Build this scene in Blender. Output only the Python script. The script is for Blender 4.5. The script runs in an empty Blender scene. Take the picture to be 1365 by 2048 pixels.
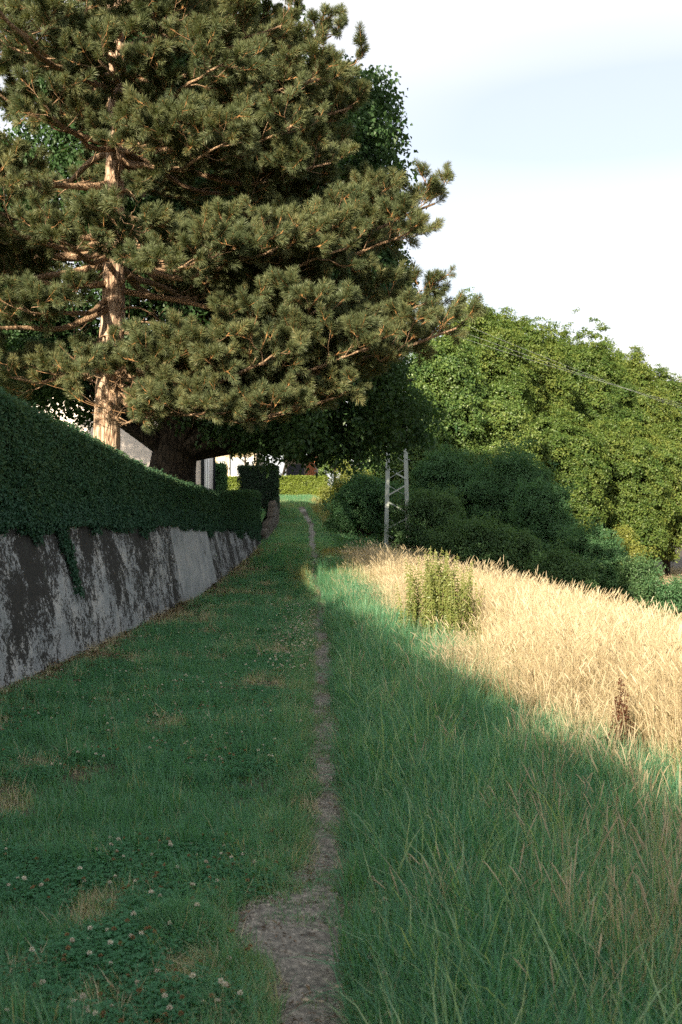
import bpy, math
import numpy as np
from mathutils import Vector

# ------------------------------------------------------------------ camera, sky, sun, exposure
sc = bpy.context.scene
COL = sc.collection
FPX, CX, HY, EYE = 2200.0, 682.0, 1040.0, 1.75      # focal length in photo pixels, principal column, horizon row, eye height
cam = bpy.data.cameras.new('camera'); cam_ob = bpy.data.objects.new('camera', cam); COL.objects.link(cam_ob)
cam_ob.location = (0, 0, EYE); cam_ob.rotation_euler = (math.radians(90), 0, 0)
cam.sensor_fit = 'VERTICAL'; cam.sensor_height = 36.0; cam.lens = 36.0 * FPX / 2048.0
cam.shift_y = (HY - 1024.0) / 2048.0
cam.clip_start = 0.1; cam.clip_end = 3000
cam.dof.use_dof = True; cam.dof.focus_distance = 15.0; cam.dof.aperture_fstop = 5.0
sc.camera = cam_ob
sc.render.resolution_x, sc.render.resolution_y = 682, 1024

SUN_EL, SUN_AZ = math.radians(21.0), math.radians(25.0)   # the sun stands behind the camera, to its left
to_sun = Vector((-math.sin(SUN_AZ) * math.cos(SUN_EL), -math.cos(SUN_AZ) * math.cos(SUN_EL), math.sin(SUN_EL)))
w = bpy.data.worlds.new('World'); sc.world = w; w.use_nodes = True
nt = w.node_tree; nt.nodes.clear(); N = nt.nodes.new; L = nt.links.new
out = N('ShaderNodeOutputWorld'); bg = N('ShaderNodeBackground'); sky = N('ShaderNodeTexSky')
sky.sky_type = 'NISHITA'; sky.sun_disc = False; sky.sun_elevation = SUN_EL
sky.sun_rotation = math.pi + SUN_AZ
sky.air_density = 1.0; sky.dust_density = 2.0; sky.ozone_density = 1.0
tc = N('ShaderNodeTexCoord'); mp = N('ShaderNodeMapping'); mp.inputs['Scale'].default_value = (1.2, 1.2, 7.0)
no = N('ShaderNodeTexNoise'); no.inputs['Scale'].default_value = 1.1; no.inputs['Detail'].default_value = 1.5; no.inputs['Roughness'].default_value = 0.4
rp = N('ShaderNodeMapRange'); rp.inputs[1].default_value = 0.38; rp.inputs[2].default_value = 0.62; rp.inputs[3].default_value = 0.44; rp.inputs[4].default_value = 0.88
mx = N('ShaderNodeMix'); mx.data_type = 'RGBA'
L(tc.outputs['Generated'], mp.inputs[0]); L(mp.outputs[0], no.inputs[0]); L(no.outputs[0], rp.inputs[0])
L(rp.outputs[0], mx.inputs['Factor']); L(sky.outputs[0], mx.inputs['A']); mx.inputs['B'].default_value = (6.1, 5.95, 5.85, 1)   # thin veil of high cloud
bg.inputs['Strength'].default_value = 0.0435
L(mx.outputs['Result'], bg.inputs[0]); L(bg.outputs[0], out.inputs[0])

sun = bpy.data.lights.new('sun', 'SUN'); sun.energy = 2.75; sun.angle = math.radians(0.6); sun.color = (1.0, 0.84, 0.62)
sun_ob = bpy.data.objects.new('sun', sun); COL.objects.link(sun_ob)
sun_ob.rotation_euler = to_sun.to_track_quat('Z', 'Y').to_euler()
sc.view_settings.view_transform = 'Standard'; sc.view_settings.look = 'None'
sc.view_settings.exposure = 2.34; sc.view_settings.gamma = 1.0
sc.cycles.max_bounces = 4; sc.cycles.diffuse_bounces = 3; sc.cycles.transmission_bounces = 3; sc.cycles.adaptive_threshold = 0.018; sc.cycles.transparent_max_bounces = 4
sc.cycles.use_denoising = False

# ------------------------------------------------------------------ numbers
rng = np.random.default_rng(7)
A = np.array
def R(*a): return np.array(a, dtype=float)
def at(px, py, Y):
    """the point at depth Y that the photograph shows at (px, py)"""
    return R((px - CX) / FPX * Y, Y, EYE - (py - HY) / FPX * Y)
def xat(px, Y): return (px - CX) / FPX * Y
def smooth(a, b, x):
    t = np.clip((x - a) / (b - a), 0, 1); return t * t * (3 - 2 * t)
_lat = np.random.default_rng(99).random((64, 64))
def noise(x, y, s=1.0, off=0.0):
    x = np.asarray(x, float) / s + off * 17.3 + 100; y = np.asarray(y, float) / s + off * 5.7 + 100
    xi = np.floor(x).astype(int); yi = np.floor(y).astype(int); fx = x - xi; fy = y - yi
    fx = fx * fx * (3 - 2 * fx); fy = fy * fy * (3 - 2 * fy)
    a = _lat[xi % 64, yi % 64]; b = _lat[(xi + 1) % 64, yi % 64]; c = _lat[xi % 64, (yi + 1) % 64]; d = _lat[(xi + 1) % 64, (yi + 1) % 64]
    return (a * (1 - fx) + b * fx) * (1 - fy) + (c * (1 - fx) + d * fx) * fy
def fbm(x, y, s=1.0, off=0.0):
    return 0.55 * noise(x, y, s, off) + 0.3 * noise(x, y, s / 2.1, off + 1) + 0.15 * noise(x, y, s / 4.3, off + 2)

# ------------------------------------------------------------------ lie of the land
_PX = [(-30, 660), (3.0, 625), (3.9, 625), (6, 655), (9.4, 642), (20, 642), (27, 637), (43, 625), (55, 620), (62, 606), (75, 592), (95, 575)]
def xpath(Y):
    return np.interp(Y, [p[0] for p in _PX], [(p[1] - CX) / FPX * p[0] if p[0] > 0 else -0.1 for p in _PX])
_ZP = [(-400, -1), (-50, 0), (12, 0), (20, .1), (30, .35), (40, .75), (50, 1.3), (60, 2.0), (70, 2.9), (75, 3.3), (85, 3.7), (110, 4.2), (500, 6), (1500, 10)]
def zprof(Y):
    Y = np.asarray(Y, float); f = lambda q: np.interp(q, [p[0] for p in _ZP], [p[1] for p in _ZP])
    return (f(Y - 2.5) + f(Y) + f(Y + 2.5)) / 3
def ground(X, Y):
    X = np.asarray(X, float); Y = np.asarray(Y, float)
    dx = X - xpath(Y); d = np.clip(dx - 0.9, 0, 30); e = np.minimum(d, 9.0)
    drop = 0.14 * e + 0.0150 * e * e + 0.045 * np.maximum(d - 9, 0)
    k = 1 - smooth(2.0, 16.0, dx)
    z = zprof(Y) * (0.15 + 0.85 * k) - drop
    z = z + (noise(X, Y, 2.3, 3) - .5) * 0.10 + (noise(X, Y, 0.7, 4) - .5) * 0.04
    worn = np.exp(-(dx / 0.22) ** 2) * smooth(0, 3, Y + 3)
    return z - 0.035 * worn
_WX = [(-25, -4.7), (0, -3.85), (11, -3.41), (22.8, -2.92), (40, -2.89), (60, -3.4)]
def xwall(Y): return np.interp(Y, [p[0] for p in _WX], [p[1] for p in _WX])
_WT = [(-25, 1.8), (11, 1.72), (22.8, 1.67), (40, 1.44)]
def ztop(Y): return np.interp(Y, [p[0] for p in _WT], [p[1] for p in _WT])
_HT = [(-25, 3.7), (0, 3.25), (6, 3.15), (11.6, 3.06), (15.8, 2.80), (18.7, 2.58), (22, 2.42), (27.8, 2.33), (33, 2.48), (38, 2.66), (41, 2.66)]
def zhedge(Y): return np.interp(Y, [p[0] for p in _HT], [p[1] for p in _HT])
BATTER = 0.2

# ------------------------------------------------------------------ mesh helpers
class MB:
    def __init__(self): self.v = []; self.f = []; self.m = []; self.lv = []; self.n = 0
    def add(self, v, f, mi=0, lv=0.5):
        v = np.asarray(v, float); self.v.append(v)
        for q in f: self.f.append(tuple(int(i) + self.n for i in q)); self.m.append(mi)
        self.lv.append(np.full(len(v), lv) if np.isscalar(lv) else np.asarray(lv, float)); self.n += len(v)
        return self
    def box(self, c, s, rz=0.0, mi=0, lv=.5, ax=None):
        """box of centre c and size s, turned by rz, or along the three axes ax"""
        c = np.asarray(c, float); s = np.asarray(s, float) / 2
        k = A([[x, y, z] for x in (-1, 1) for y in (-1, 1) for z in (-1, 1)]) * s
        if ax is not None: k = k @ np.asarray(ax)
        elif rz: k = k @ A([[math.cos(rz), math.sin(rz), 0], [-math.sin(rz), math.cos(rz), 0], [0, 0, 1]])
        return self.add(k + c, [(0, 1, 3, 2), (4, 6, 7, 5), (0, 4, 5, 1), (2, 3, 7, 6), (0, 2, 6, 4), (1, 5, 7, 3)], mi, lv)
    def bar(self, a, b, w, t, side, mi=0):
        """flat bar from a to b, w wide across, t thick along side"""
        a = np.asarray(a, float); b = np.asarray(b, float); d = b - a; Ln = np.linalg.norm(d); d = d / Ln
        side = np.asarray(side, float); side = side - d * (side @ d); side /= np.linalg.norm(side); u = np.cross(d, side)
        return self.box((a + b) / 2, (w, t, Ln), ax=[u, side, d], mi=mi)
    def tube(self, P, r, sides=8, mi=0, lv=.5, cap=True, ridge=None):
        P = np.asarray(P, float); n = len(P); r = np.broadcast_to(np.asarray(r, float), (n,))
        T = np.gradient(P, axis=0); T /= np.linalg.norm(T, axis=1)[:, None] + 1e-9
        ref = R(0, 0, 1) if abs(T[0][2]) < .9 else R(1, 0, 0)
        u = np.cross(T[0], ref); u /= np.linalg.norm(u); V = []
        an = np.arange(sides) * 2 * math.pi / sides
        for i in range(n):
            u = u - T[i] * (u @ T[i]); u /= np.linalg.norm(u) + 1e-9; b = np.cross(T[i], u)
            rr = r[i] * (1 + (ridge[i] if ridge is not None else 0))
            V.append(P[i] + (np.cos(an) * rr)[:, None] * u + (np.sin(an) * rr)[:, None] * b)
        F = []
        for i in range(n - 1):
            for j in range(sides):
                k = (j + 1) % sides; F.append((i * sides + j, i * sides + k, (i + 1) * sides + k, (i + 1) * sides + j))
        if cap: F.append(tuple(range(sides))[::-1]); F.append(tuple((n - 1) * sides + j for j in range(sides)))
        return self.add(np.concatenate(V), F, mi, lv)
    def grid(self, P, mi=0, flip=False):
        """P: (n, m, 3) points as a sheet"""
        n, m = P.shape[:2]; i, j = np.meshgrid(np.arange(n - 1), np.arange(m - 1), indexing='ij'); a = (i * m + j).ravel()
        F = np.stack([a, a + m, a + m + 1, a + 1], 1)
        if flip: F = F[:, ::-1]
        return self.add(P.reshape(-1, 3), F.tolist(), mi)
    def mesh(self, name, mats, smooth_=False, origin=(0, 0, 0)):
        me = bpy.data.meshes.new(name); v = np.concatenate(self.v) - np.asarray(origin, float)
        me.vertices.add(len(v)); me.vertices.foreach_set('co', v.ravel().astype(np.float32))
        lens = np.fromiter((len(q) for q in self.f), int); idx = np.fromiter((i for q in self.f for i in q), int)
        me.loops.add(len(idx)); me.loops.foreach_set('vertex_index', idx.astype(np.int32))
        me.polygons.add(len(lens)); me.polygons.foreach_set('loop_start', np.concatenate([[0], np.cumsum(lens)[:-1]]).astype(np.int32))
        me.polygons.foreach_set('material_index', A(self.m, dtype=np.int32))
        me.polygons.foreach_set('use_smooth', np.full(len(lens), bool(smooth_)))
        at_ = me.attributes.new('lv', 'FLOAT', 'POINT'); at_.data.foreach_set('value', np.concatenate(self.lv).astype(np.float32))
        for m in (mats if isinstance(mats, (list, tuple)) else [mats]): me.materials.append(m)
        me.update(); me.validate(); return me
    def build(self, name, mats, parent=None, smooth_=False, origin=None):
        o_ = origin if origin is not None else (tuple(parent_world(parent)) if parent is not None else (0, 0, 0))
        ob = bpy.data.objects.new(name, self.mesh(name, mats, smooth_, o_)); COL.objects.link(ob)
        if parent is not None: ob.parent = parent
        else: ob.location = o_
        return ob
def parent_world(p):
    v = Vector(p.location)
    while p.parent is not None: p = p.parent; v = v + p.location
    return v
def tag(o, label=None, cat=None, group=None, kind=None):
    if label: o['label'] = label
    if cat: o['category'] = cat
    if group: o['group'] = group
    if kind: o['kind'] = kind
    return o
def thing(name, label, cat, loc, group=None):
    o = bpy.data.objects.new(name, None); COL.objects.link(o); o.location = tuple(float(c) for c in loc); o.empty_display_size = .2
    return tag(o, label, cat, group)

# scatter: one object whose points carry copies of a few small meshes
def proto(name, mb, mats, smooth_=False):
    return bpy.data.objects.new('source_' + name, mb.mesh('source_' + name, mats, smooth_))
_groups = {}
def scatter_group(protos, real=False):
    key = tuple(p.name for p in protos) + (real,)
    if key in _groups: return _groups[key]
    g = bpy.data.node_groups.new('scatter', 'GeometryNodeTree'); _groups[key] = g
    g.interface.new_socket('Geometry', in_out='INPUT', socket_type='NodeSocketGeometry')
    g.interface.new_socket('Geometry', in_out='OUTPUT', socket_type='NodeSocketGeometry')
    n = g.nodes.new; l = g.links.new
    gi = n('NodeGroupInput'); go = n('NodeGroupOutput'); ip = n('GeometryNodeInstanceOnPoints'); jn = n('GeometryNodeJoinGeometry')
    for p in protos:
        oi = n('GeometryNodeObjectInfo'); oi.inputs['Object'].default_value = p; oi.inputs['As Instance'].default_value = False
        gt = n('GeometryNodeGeometryToInstance'); l(oi.outputs['Geometry'], gt.inputs[0]); l(gt.outputs[0], jn.inputs[0])
    def named(nm, ty):
        q = n('GeometryNodeInputNamedAttribute'); q.data_type = ty; q.inputs['Name'].default_value = nm; return q.outputs['Attribute']
    er = n('FunctionNodeEulerToRotation')
    l(gi.outputs[0], ip.inputs['Points']); l(jn.outputs[0], ip.inputs['Instance']); ip.inputs['Pick Instance'].default_value = True
    l(named('pick', 'INT'), ip.inputs['Instance Index']); l(named('turn', 'FLOAT_VECTOR'), er.inputs[0]); l(er.outputs[0], ip.inputs['Rotation'])
    l(named('size', 'FLOAT_VECTOR'), ip.inputs['Scale'])
    if real: rl = n('GeometryNodeRealizeInstances'); l(ip.outputs[0], rl.inputs[0]); l(rl.outputs[0], go.inputs[0])
    else: l(ip.outputs[0], go.inputs[0])
    return g
def eul_z(z, spin):
    """Euler angles that carry +Z onto each row of z, spun about it"""
    z = np.asarray(z, float); z = z / (np.linalg.norm(z, axis=1)[:, None] + 1e-9); n = len(z)
    ref = np.where((np.abs(z[:, 2]) < .95)[:, None], R(0, 0, 1), R(1, 0, 0))
    x = np.cross(ref, z); x /= np.linalg.norm(x, axis=1)[:, None]; y = np.cross(z, x)
    c, s = np.cos(spin)[:, None], np.sin(spin)[:, None]; x2 = c * x + s * y; y2 = -s * x + c * y
    return np.stack([np.arctan2(y2[:, 2], z[:, 2]), np.arcsin(np.clip(-x2[:, 2], -1, 1)), np.arctan2(x2[:, 1], x2[:, 0])], 1)
def scatter(name, pts, turn, size, tint, protos, parent=None, kind='stuff', pick=None, real=False):
    pts = np.asarray(pts, float); n = len(pts); o_ = np.asarray(parent_world(parent), float) if parent is not None else np.zeros(3)
    me = bpy.data.meshes.new(name); me.vertices.add(n); me.vertices.foreach_set('co', (pts - o_).ravel().astype(np.float32))
    size = np.asarray(size, float)
    if size.ndim == 1: size = np.repeat(size[:, None], 3, 1)
    for nm, ty, dat, key in (('turn', 'FLOAT_VECTOR', turn, 'vector'), ('size', 'FLOAT_VECTOR', size, 'vector'), ('tint', 'FLOAT', tint, 'value')):
        at_ = me.attributes.new(nm, ty, 'POINT'); at_.data.foreach_set(key, np.asarray(dat, np.float32).ravel())
    at_ = me.attributes.new('pick', 'INT', 'POINT')
    at_.data.foreach_set('value', (rng.integers(0, len(protos), n) if pick is None else pick).astype(np.int32))
    ob = bpy.data.objects.new(name, me); COL.objects.link(ob)
    if parent is not None: ob.parent = parent
    md = ob.modifiers.new('scatter', 'NODES'); md.node_group = scatter_group(protos, real)
    ob['kind'] = kind
    return ob

# ------------------------------------------------------------------ materials
def mat(name):
    m = bpy.data.materials.new(name); m.use_nodes = True; m.node_tree.nodes.clear(); return m, m.node_tree.nodes.new, m.node_tree.links.new
def ramp(N, stops, interp='LINEAR'):
    r = N('ShaderNodeValToRGB'); r.color_ramp.interpolation = interp; e = r.color_ramp.elements
    while len(e) < len(stops): e.new(0.5)
    for k, (p, c) in zip(e, stops): k.position = p; k.color = (*c, 1)
    return r
def leaf_mat(name, dark, light, trans=0.35, gloss=0.04, rough=.45, tip=None, inst=True):
    """colour runs dark..light by leaf and by clump; light comes through"""
    m, N, L = mat(name); o = N('ShaderNodeOutputMaterial')
    a = N('ShaderNodeAttribute'); a.attribute_name = 'lv'
    b = N('ShaderNodeAttribute'); b.attribute_name = 'tint'; b.attribute_type = 'INSTANCER' if inst else 'GEOMETRY'
    oi = N('ShaderNodeObjectInfo')
    m1 = N('ShaderNodeMath'); m1.operation = 'MULTIPLY_ADD'; m1.inputs[1].default_value = .45; L(a.outputs['Fac'], m1.inputs[0])
    m2 = N('ShaderNodeMath'); m2.operation = 'MULTIPLY'; m2.inputs[1].default_value = .55; L(b.outputs['Fac'], m2.inputs[0]); L(m2.outputs[0], m1.inputs[2])
    rr = ramp(N, [(0, dark), (1, light)] if tip is None else [(0, dark), (.55, light), (1, tip)]); L(m1.outputs[0], rr.inputs[0])
    d = N('ShaderNodeBsdfDiffuse'); t = N('ShaderNodeBsdfTranslucent'); g = N('ShaderNodeBsdfGlossy'); g.inputs['Roughness'].default_value = rough
    g.inputs['Color'].default_value = (.8, .85, .8, 1)
    tm = N('ShaderNodeMix'); tm.data_type = 'RGBA'; tm.blend_type = 'MULTIPLY'; tm.inputs['Factor'].default_value = 1; tm.inputs['B'].default_value = (1.3, 1.25, .5, 1)
    L(rr.outputs[0], d.inputs[0]); L(rr.outputs[0], tm.inputs['A']); L(tm.outputs['Result'], t.inputs[0])
    s1 = N('ShaderNodeMixShader'); s1.inputs[0].default_value = trans; L(d.outputs[0], s1.inputs[1]); L(t.outputs[0], s1.inputs[2])
    s2 = N('ShaderNodeMixShader'); s2.inputs[0].default_value = gloss; L(s1.outputs[0], s2.inputs[1]); L(g.outputs[0], s2.inputs[2]); L(s2.outputs[0], o.inputs[0])
    return m
def surf(name, stops, scale=4, stretch=(1, 1, 1), detail=8, rough=.85, bump=.3, bscale=None, bdist=.02, distort=0.0, spec=.3):
    m, N, L = mat(name); o = N('ShaderNodeOutputMaterial'); p = N('ShaderNodeBsdfPrincipled'); p.inputs['Roughness'].default_value = rough
    p.inputs['Specular IOR Level'].default_value = spec
    t = N('ShaderNodeTexCoord'); mp = N('ShaderNodeMapping'); mp.inputs['Scale'].default_value = stretch; L(t.outputs['Object'], mp.inputs[0])
    n = N('ShaderNodeTexNoise'); n.inputs['Scale'].default_value = scale; n.inputs['Detail'].default_value = detail; n.inputs['Roughness'].default_value = .62
    n.inputs['Distortion'].default_value = distort
    L(mp.outputs[0], n.inputs[0]); r = ramp(N, stops); L(n.outputs[0], r.inputs[0]); L(r.outputs[0], p.inputs['Base Color'])
    n2 = N('ShaderNodeTexNoise'); n2.inputs['Scale'].default_value = bscale or scale * 4; n2.inputs['Detail'].default_value = 6; L(mp.outputs[0], n2.inputs[0])
    b = N('ShaderNodeBump'); b.inputs['Strength'].default_value = bump; b.inputs['Distance'].default_value = bdist; L(n2.outputs[0], b.inputs['Height']); L(b.outputs[0], p.inputs['Normal'])
    L(p.outputs[0], o.inputs[0]); return m

def concrete(name, cover, dark_bias):
    """old cast concrete: pale grey, with black lichen in running streaks; cover = how much of it is black"""
    m, N, L = mat(name); o = N('ShaderNodeOutputMaterial'); p = N('ShaderNodeBsdfPrincipled'); p.inputs['Roughness'].default_value = .92
    p.inputs['Specular IOR Level'].default_value = .15
    t = N('ShaderNodeTexCoord')
    def nz(sx, sc_, det, ro=.6, dist=0):
        mp = N('ShaderNodeMapping'); mp.inputs['Scale'].default_value = sx; L(t.outputs['Object'], mp.inputs[0])
        n = N('ShaderNodeTexNoise'); n.inputs['Scale'].default_value = sc_; n.inputs['Detail'].default_value = det; n.inputs['Roughness'].default_value = ro
        n.inputs['Distortion'].default_value = dist; L(mp.outputs[0], n.inputs[0]); return n.outputs[0]
    def mth(op, a, b, c=None):
        q = N('ShaderNodeMath'); q.operation = op
        for i, x in enumerate((a, b, c)):
            if x is None: continue
            if isinstance(x, (int, float)): q.inputs[i].default_value = x
            else: L(x, q.inputs[i])
        return q.outputs[0]
    big = nz((1, .55, .42), 1.6, 5, .65); mid = nz((1, .5, .55), 8.5, 7, .8, .3); fine = nz((1, .6, .8), 30, 5, .85)
    pale = nz((1, .4, .4), 4., 6, .7)
    base = ramp(N, [(.25, (.15, .17, .178)), (.5, (.25, .265, .268)), (.72, (.38, .375, .35))]); L(pale, base.inputs[0])
    sep = N('ShaderNodeSeparateXYZ'); L(t.outputs['Object'], sep.inputs[0])
    hgt = mth('MULTIPLY', sep.outputs[2], .07)
    h = mth('ADD', mth('MULTIPLY', big, .75), mth('ADD', mth('MULTIPLY', mid, .8), mth('MULTIPLY', fine, .75)))
    h = mth('ADD', h, hgt)
    k = N('ShaderNodeMapRange'); k.interpolation_type = 'SMOOTHSTEP'; L(h, k.inputs[0]); k.inputs[1].default_value = cover; k.inputs[2].default_value = cover + .05
    lich = ramp(N, [(.3, (.012, .013, .013)), (.7, (.044, .043, .039))]); L(fine, lich.inputs[0])
    mx = N('ShaderNodeMix'); mx.data_type = 'RGBA'; L(k.outputs[0], mx.inputs['Factor']); L(base.outputs[0], mx.inputs['A']); L(lich.outputs[0], mx.inputs['B'])
    # moss tint low down and in blotches
    ms = N('ShaderNodeMapRange'); L(nz((1, 1, .5), 3.3, 4), ms.inputs[0]); ms.inputs[1].default_value = .6; ms.inputs[2].default_value = .75; ms.inputs[4].default_value = .45
    mm = N('ShaderNodeMix'); mm.data_type = 'RGBA'; L(ms.outputs[0], mm.inputs['Factor']); L(mx.outputs['Result'], mm.inputs['A']); mm.inputs['B'].default_value = (.045, .055, .04, 1)
    L(mm.outputs['Result'], p.inputs['Base Color'])
    b = N('ShaderNodeBump'); b.inputs['Strength'].default_value = .7; b.inputs['Distance'].default_value = .02
    L(mth('ADD', mth('MULTIPLY', k.outputs[0], .6), mth('MULTIPLY', fine, .8)), b.inputs['Height']); L(b.outputs[0], p.inputs['Normal'])
    L(p.outputs[0], o.inputs[0]); return m

def bark_mat(name, c0, c1, c2, sz=.16, sc_=14.):
    m, N, L = mat(name); o = N('ShaderNodeOutputMaterial'); p = N('ShaderNodeBsdfPrincipled'); p.inputs['Roughness'].default_value = .9; p.inputs['Specular IOR Level'].default_value = .15
    t = N('ShaderNodeTexCoord'); mp = N('ShaderNodeMapping'); mp.inputs['Scale'].default_value = (1, 1, sz); L(t.outputs['Object'], mp.inputs[0])
    v = N('ShaderNodeTexVoronoi'); v.feature = 'DISTANCE_TO_EDGE'; v.inputs['Scale'].default_value = sc_
    n = N('ShaderNodeTexNoise'); n.inputs['Scale'].default_value = 9; n.inputs['Detail'].default_value = 7; L(mp.outputs[0], n.inputs[0])
    ad = N('ShaderNodeMix'); ad.data_type = 'RGBA'; ad.inputs['Factor'].default_value = .12; L(mp.outputs[0], ad.inputs['A']); L(n.outputs['Color'], ad.inputs['B'])
    L(ad.outputs['Result'], v.inputs['Vector'])
    k = N('ShaderNodeMapRange'); L(v.outputs['Distance'], k.inputs[0]); k.inputs[1].default_value = 0; k.inputs[2].default_value = .22
    mu = N('ShaderNodeMath'); mu.operation = 'MULTIPLY_ADD'; mu.inputs[1].default_value = .55; L(k.outputs[0], mu.inputs[0])
    m2 = N('ShaderNodeMath'); m2.operation = 'MULTIPLY'; m2.inputs[1].default_value = .5; L(n.outputs[0], m2.inputs[0]); L(m2.outputs[0], mu.inputs[2])
    r = ramp(N, [(.12, c0), (.45, c1), (.8, c2)]); L(mu.outputs[0], r.inputs[0]); L(r.outputs[0], p.inputs['Base Color'])
    b = N('ShaderNodeBump'); b.inputs['Strength'].default_value = .9; b.inputs['Distance'].default_value = .03; L(mu.outputs[0], b.inputs['Height']); L(b.outputs[0], p.inputs['Normal'])
    L(p.outputs[0], o.inputs[0]); return m

M = {}
M['soil'] = surf('soil', [(.3, (.030, .032, .022)), (.5, (.060, .052, .034)), (.7, (.13, .105, .07))], 2.2, bump=.6, bscale=40, bdist=.03)
M['garden'] = surf('garden_soil', [(.3, (.02, .04, .018)), (.7, (.05, .075, .03))], 3, bump=.5, bscale=40)
M['gravel'] = surf('trodden_gravel', [(.3, (.055, .053, .047)), (.5, (.165, .157, .135)), (.7, (.36, .33, .275))], 26, detail=12, bump=.9, bscale=75, bdist=.02)
M['stained'] = concrete('stained_concrete', 1.17, 0)
M['stained_far'] = concrete('stained_concrete_far', 1.175, 0)
M['bare'] = concrete('bare_concrete', 1.36, 0)
M['bare'].node_tree.nodes  # same concrete, little lichen
M['pinebark'] = bark_mat('pine_bark', (.10, .062, .042), (.34, .235, .165), (.50, .38, .28))
M['pinelimb'] = bark_mat('pine_limb_bark', (.09, .055, .035), (.27, .18, .11), (.38, .27, .18), .5, 26)
M['bark'] = bark_mat('dark_bark', (.010, .009, .008), (.028, .024, .020), (.05, .042, .034), .2, 9)
M['twig'] = surf('twig', [(.3, (.16, .09, .045)), (.7, (.30, .18, .09))], 20, bump=.2)
M['white_wood'] = surf('white_siding', [(.3, (.64, .58, .54)), (.7, (.74, .68, .64))], 3, (1, 1, 2), bump=.02, rough=.6)
M['cream'] = surf('cream_render', [(.3, (.40, .34, .25)), (.7, (.48, .41, .31))], 2, bump=.15, bscale=60)
M['brickred'] = surf('red_brick', [(.3, (.30, .10, .045)), (.7, (.46, .17, .075))], 5, bump=.2)
M['mortar'] = surf('mortar', [(.3, (.25, .2, .16)), (.7, (.32, .27, .22))], 8)
M['rooftile'] = surf('roof_tile', [(.3, (.09, .05, .035)), (.7, (.16, .085, .06))], 6)
M['darkpipe'] = surf('dark_pipe', [(.3, (.022, .026, .034)), (.7, (.035, .04, .05))], 6, bump=.05, rough=.5)
M['paint'] = surf('grey_green_paint', [(.3, (.33, .38, .36)), (.7, (.42, .47, .44))], 5, bump=.1, rough=.55)
M['cable'] = surf('cable', [(.3, (.5, .52, .5)), (.7, (.6, .62, .6))], 5, bump=0)
M['insul'] = surf('insulator', [(.3, (.12, .06, .04)), (.7, (.2, .1, .06))], 5, bump=0, rough=.3)
M['whiteframe'] = surf('white_frame', [(.3, (.74, .74, .72)), (.7, (.8, .8, .78))], 3, bump=.05, rough=.5)
M['glass'] = surf('window_glass', [(.3, (.30, .34, .38)), (.7, (.38, .42, .46))], 1.5, bump=.02, rough=.12, spec=.8)
M['darkdoor'] = surf('dark_door', [(.3, (.03, .035, .045)), (.7, (.05, .055, .07))], 4, bump=.1, rough=.5)
M['block'] = surf('wall_block', [(.3, (.06, .055, .045)), (.5, (.11, .10, .085)), (.75, (.19, .165, .135))], 5, bump=.6, bscale=30)
M['terra'] = surf('terracotta_paving', [(.3, (.30, .17, .11)), (.7, (.42, .26, .17))], 6, bump=.3)
M['stone'] = surf('pale_stone', [(.3, (.30, .24, .17)), (.7, (.52, .44, .33))], 12, bump=.5)

# foliage
M['needle'] = leaf_mat('pine_needle', (.040, .074, .040), (.128, .150, .068), .2, .025, .45, (.36, .29, .12))
M['shoot'] = surf('shoot_wood', [(.3, (.20, .10, .035)), (.7, (.36, .19, .07))], 30, bump=0)
M['lf_dark'] = leaf_mat('dark_tree_leaf', (.018, .052, .022), (.064, .122, .040), .30, .02)
M['lf_lime'] = leaf_mat('lime_leaf', (.042, .095, .024), (.110, .165, .038), .35, .02, tip=(.20, .23, .055))
M['lf_mid'] = leaf_mat('mid_leaf', (.035, .095, .030), (.11, .18, .045), .35, .03, tip=(.19, .24, .06))
M['lf_shrub'] = leaf_mat('shrub_leaf', (.038, .108, .050), (.102, .205, .088), .34, .02)
M['lf_olive'] = leaf_mat('olive_leaf', (.042, .104, .046), (.112, .190, .074), .34, .02)
M['lf_yellow'] = leaf_mat('yellow_leaf', (.09, .13, .03), (.27, .28, .06), .35, .03)
M['lf_pale'] = leaf_mat('pale_leaf', (.12, .11, .035), (.26, .22, .09), .35, .04)
M['lf_hedge'] = leaf_mat('hedge_leaf', (.013, .048, .028), (.044, .104, .056), .22, .015, .5, (.080, .125, .055))
M['lf_ivy'] = leaf_mat('ivy_leaf', (.017, .058, .036), (.044, .105, .060), .2, .02, .5)
M['lf_lithedge'] = leaf_mat('bright_hedge_leaf', (.09, .15, .025), (.24, .30, .05), .3, .03)
M['lf_yew'] = leaf_mat('block_hedge_leaf', (.010, .036, .018), (.028, .066, .026), .2, .05)
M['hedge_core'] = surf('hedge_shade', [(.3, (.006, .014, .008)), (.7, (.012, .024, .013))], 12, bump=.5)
M['nettle'] = leaf_mat('nettle_leaf', (.14, .19, .05), (.36, .37, .13), .35, .03)
M['nettle_stem'] = surf('nettle_stem', [(.3, (.14, .15, .05)), (.7, (.22, .22, .08))], 10, bump=0)
M['grass'] = leaf_mat('short_grass', (.038, .150, .080), (.125, .300, .168), .45, .02, .4, (.42, .37, .22))
M['tall'] = leaf_mat('tall_grass', (.026, .122, .068), (.112, .300, .175), .45, .025, .4, (.36, .46, .25), inst=False)
M['limegrass'] = leaf_mat('yellowing_grass', (.10, .13, .035), (.27, .25, .085), .35, .05, .4, (.42, .34, .15))
M['straw'] = leaf_mat('straw', (.22, .16, .085), (.49, .41, .265), .25, .03, .5, (.67, .60, .455))
M['strawdull'] = leaf_mat('dead_stalk', (.26, .22, .14), (.56, .49, .33), .25, .02)
M['clover'] = leaf_mat('clover_leaf', (.034, .140, .068), (.095, .260, .132), .40, .02)
M['clover_white'] = leaf_mat('clover_head', (.42, .36, .30), (.72, .70, .64), .2, .02)
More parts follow.
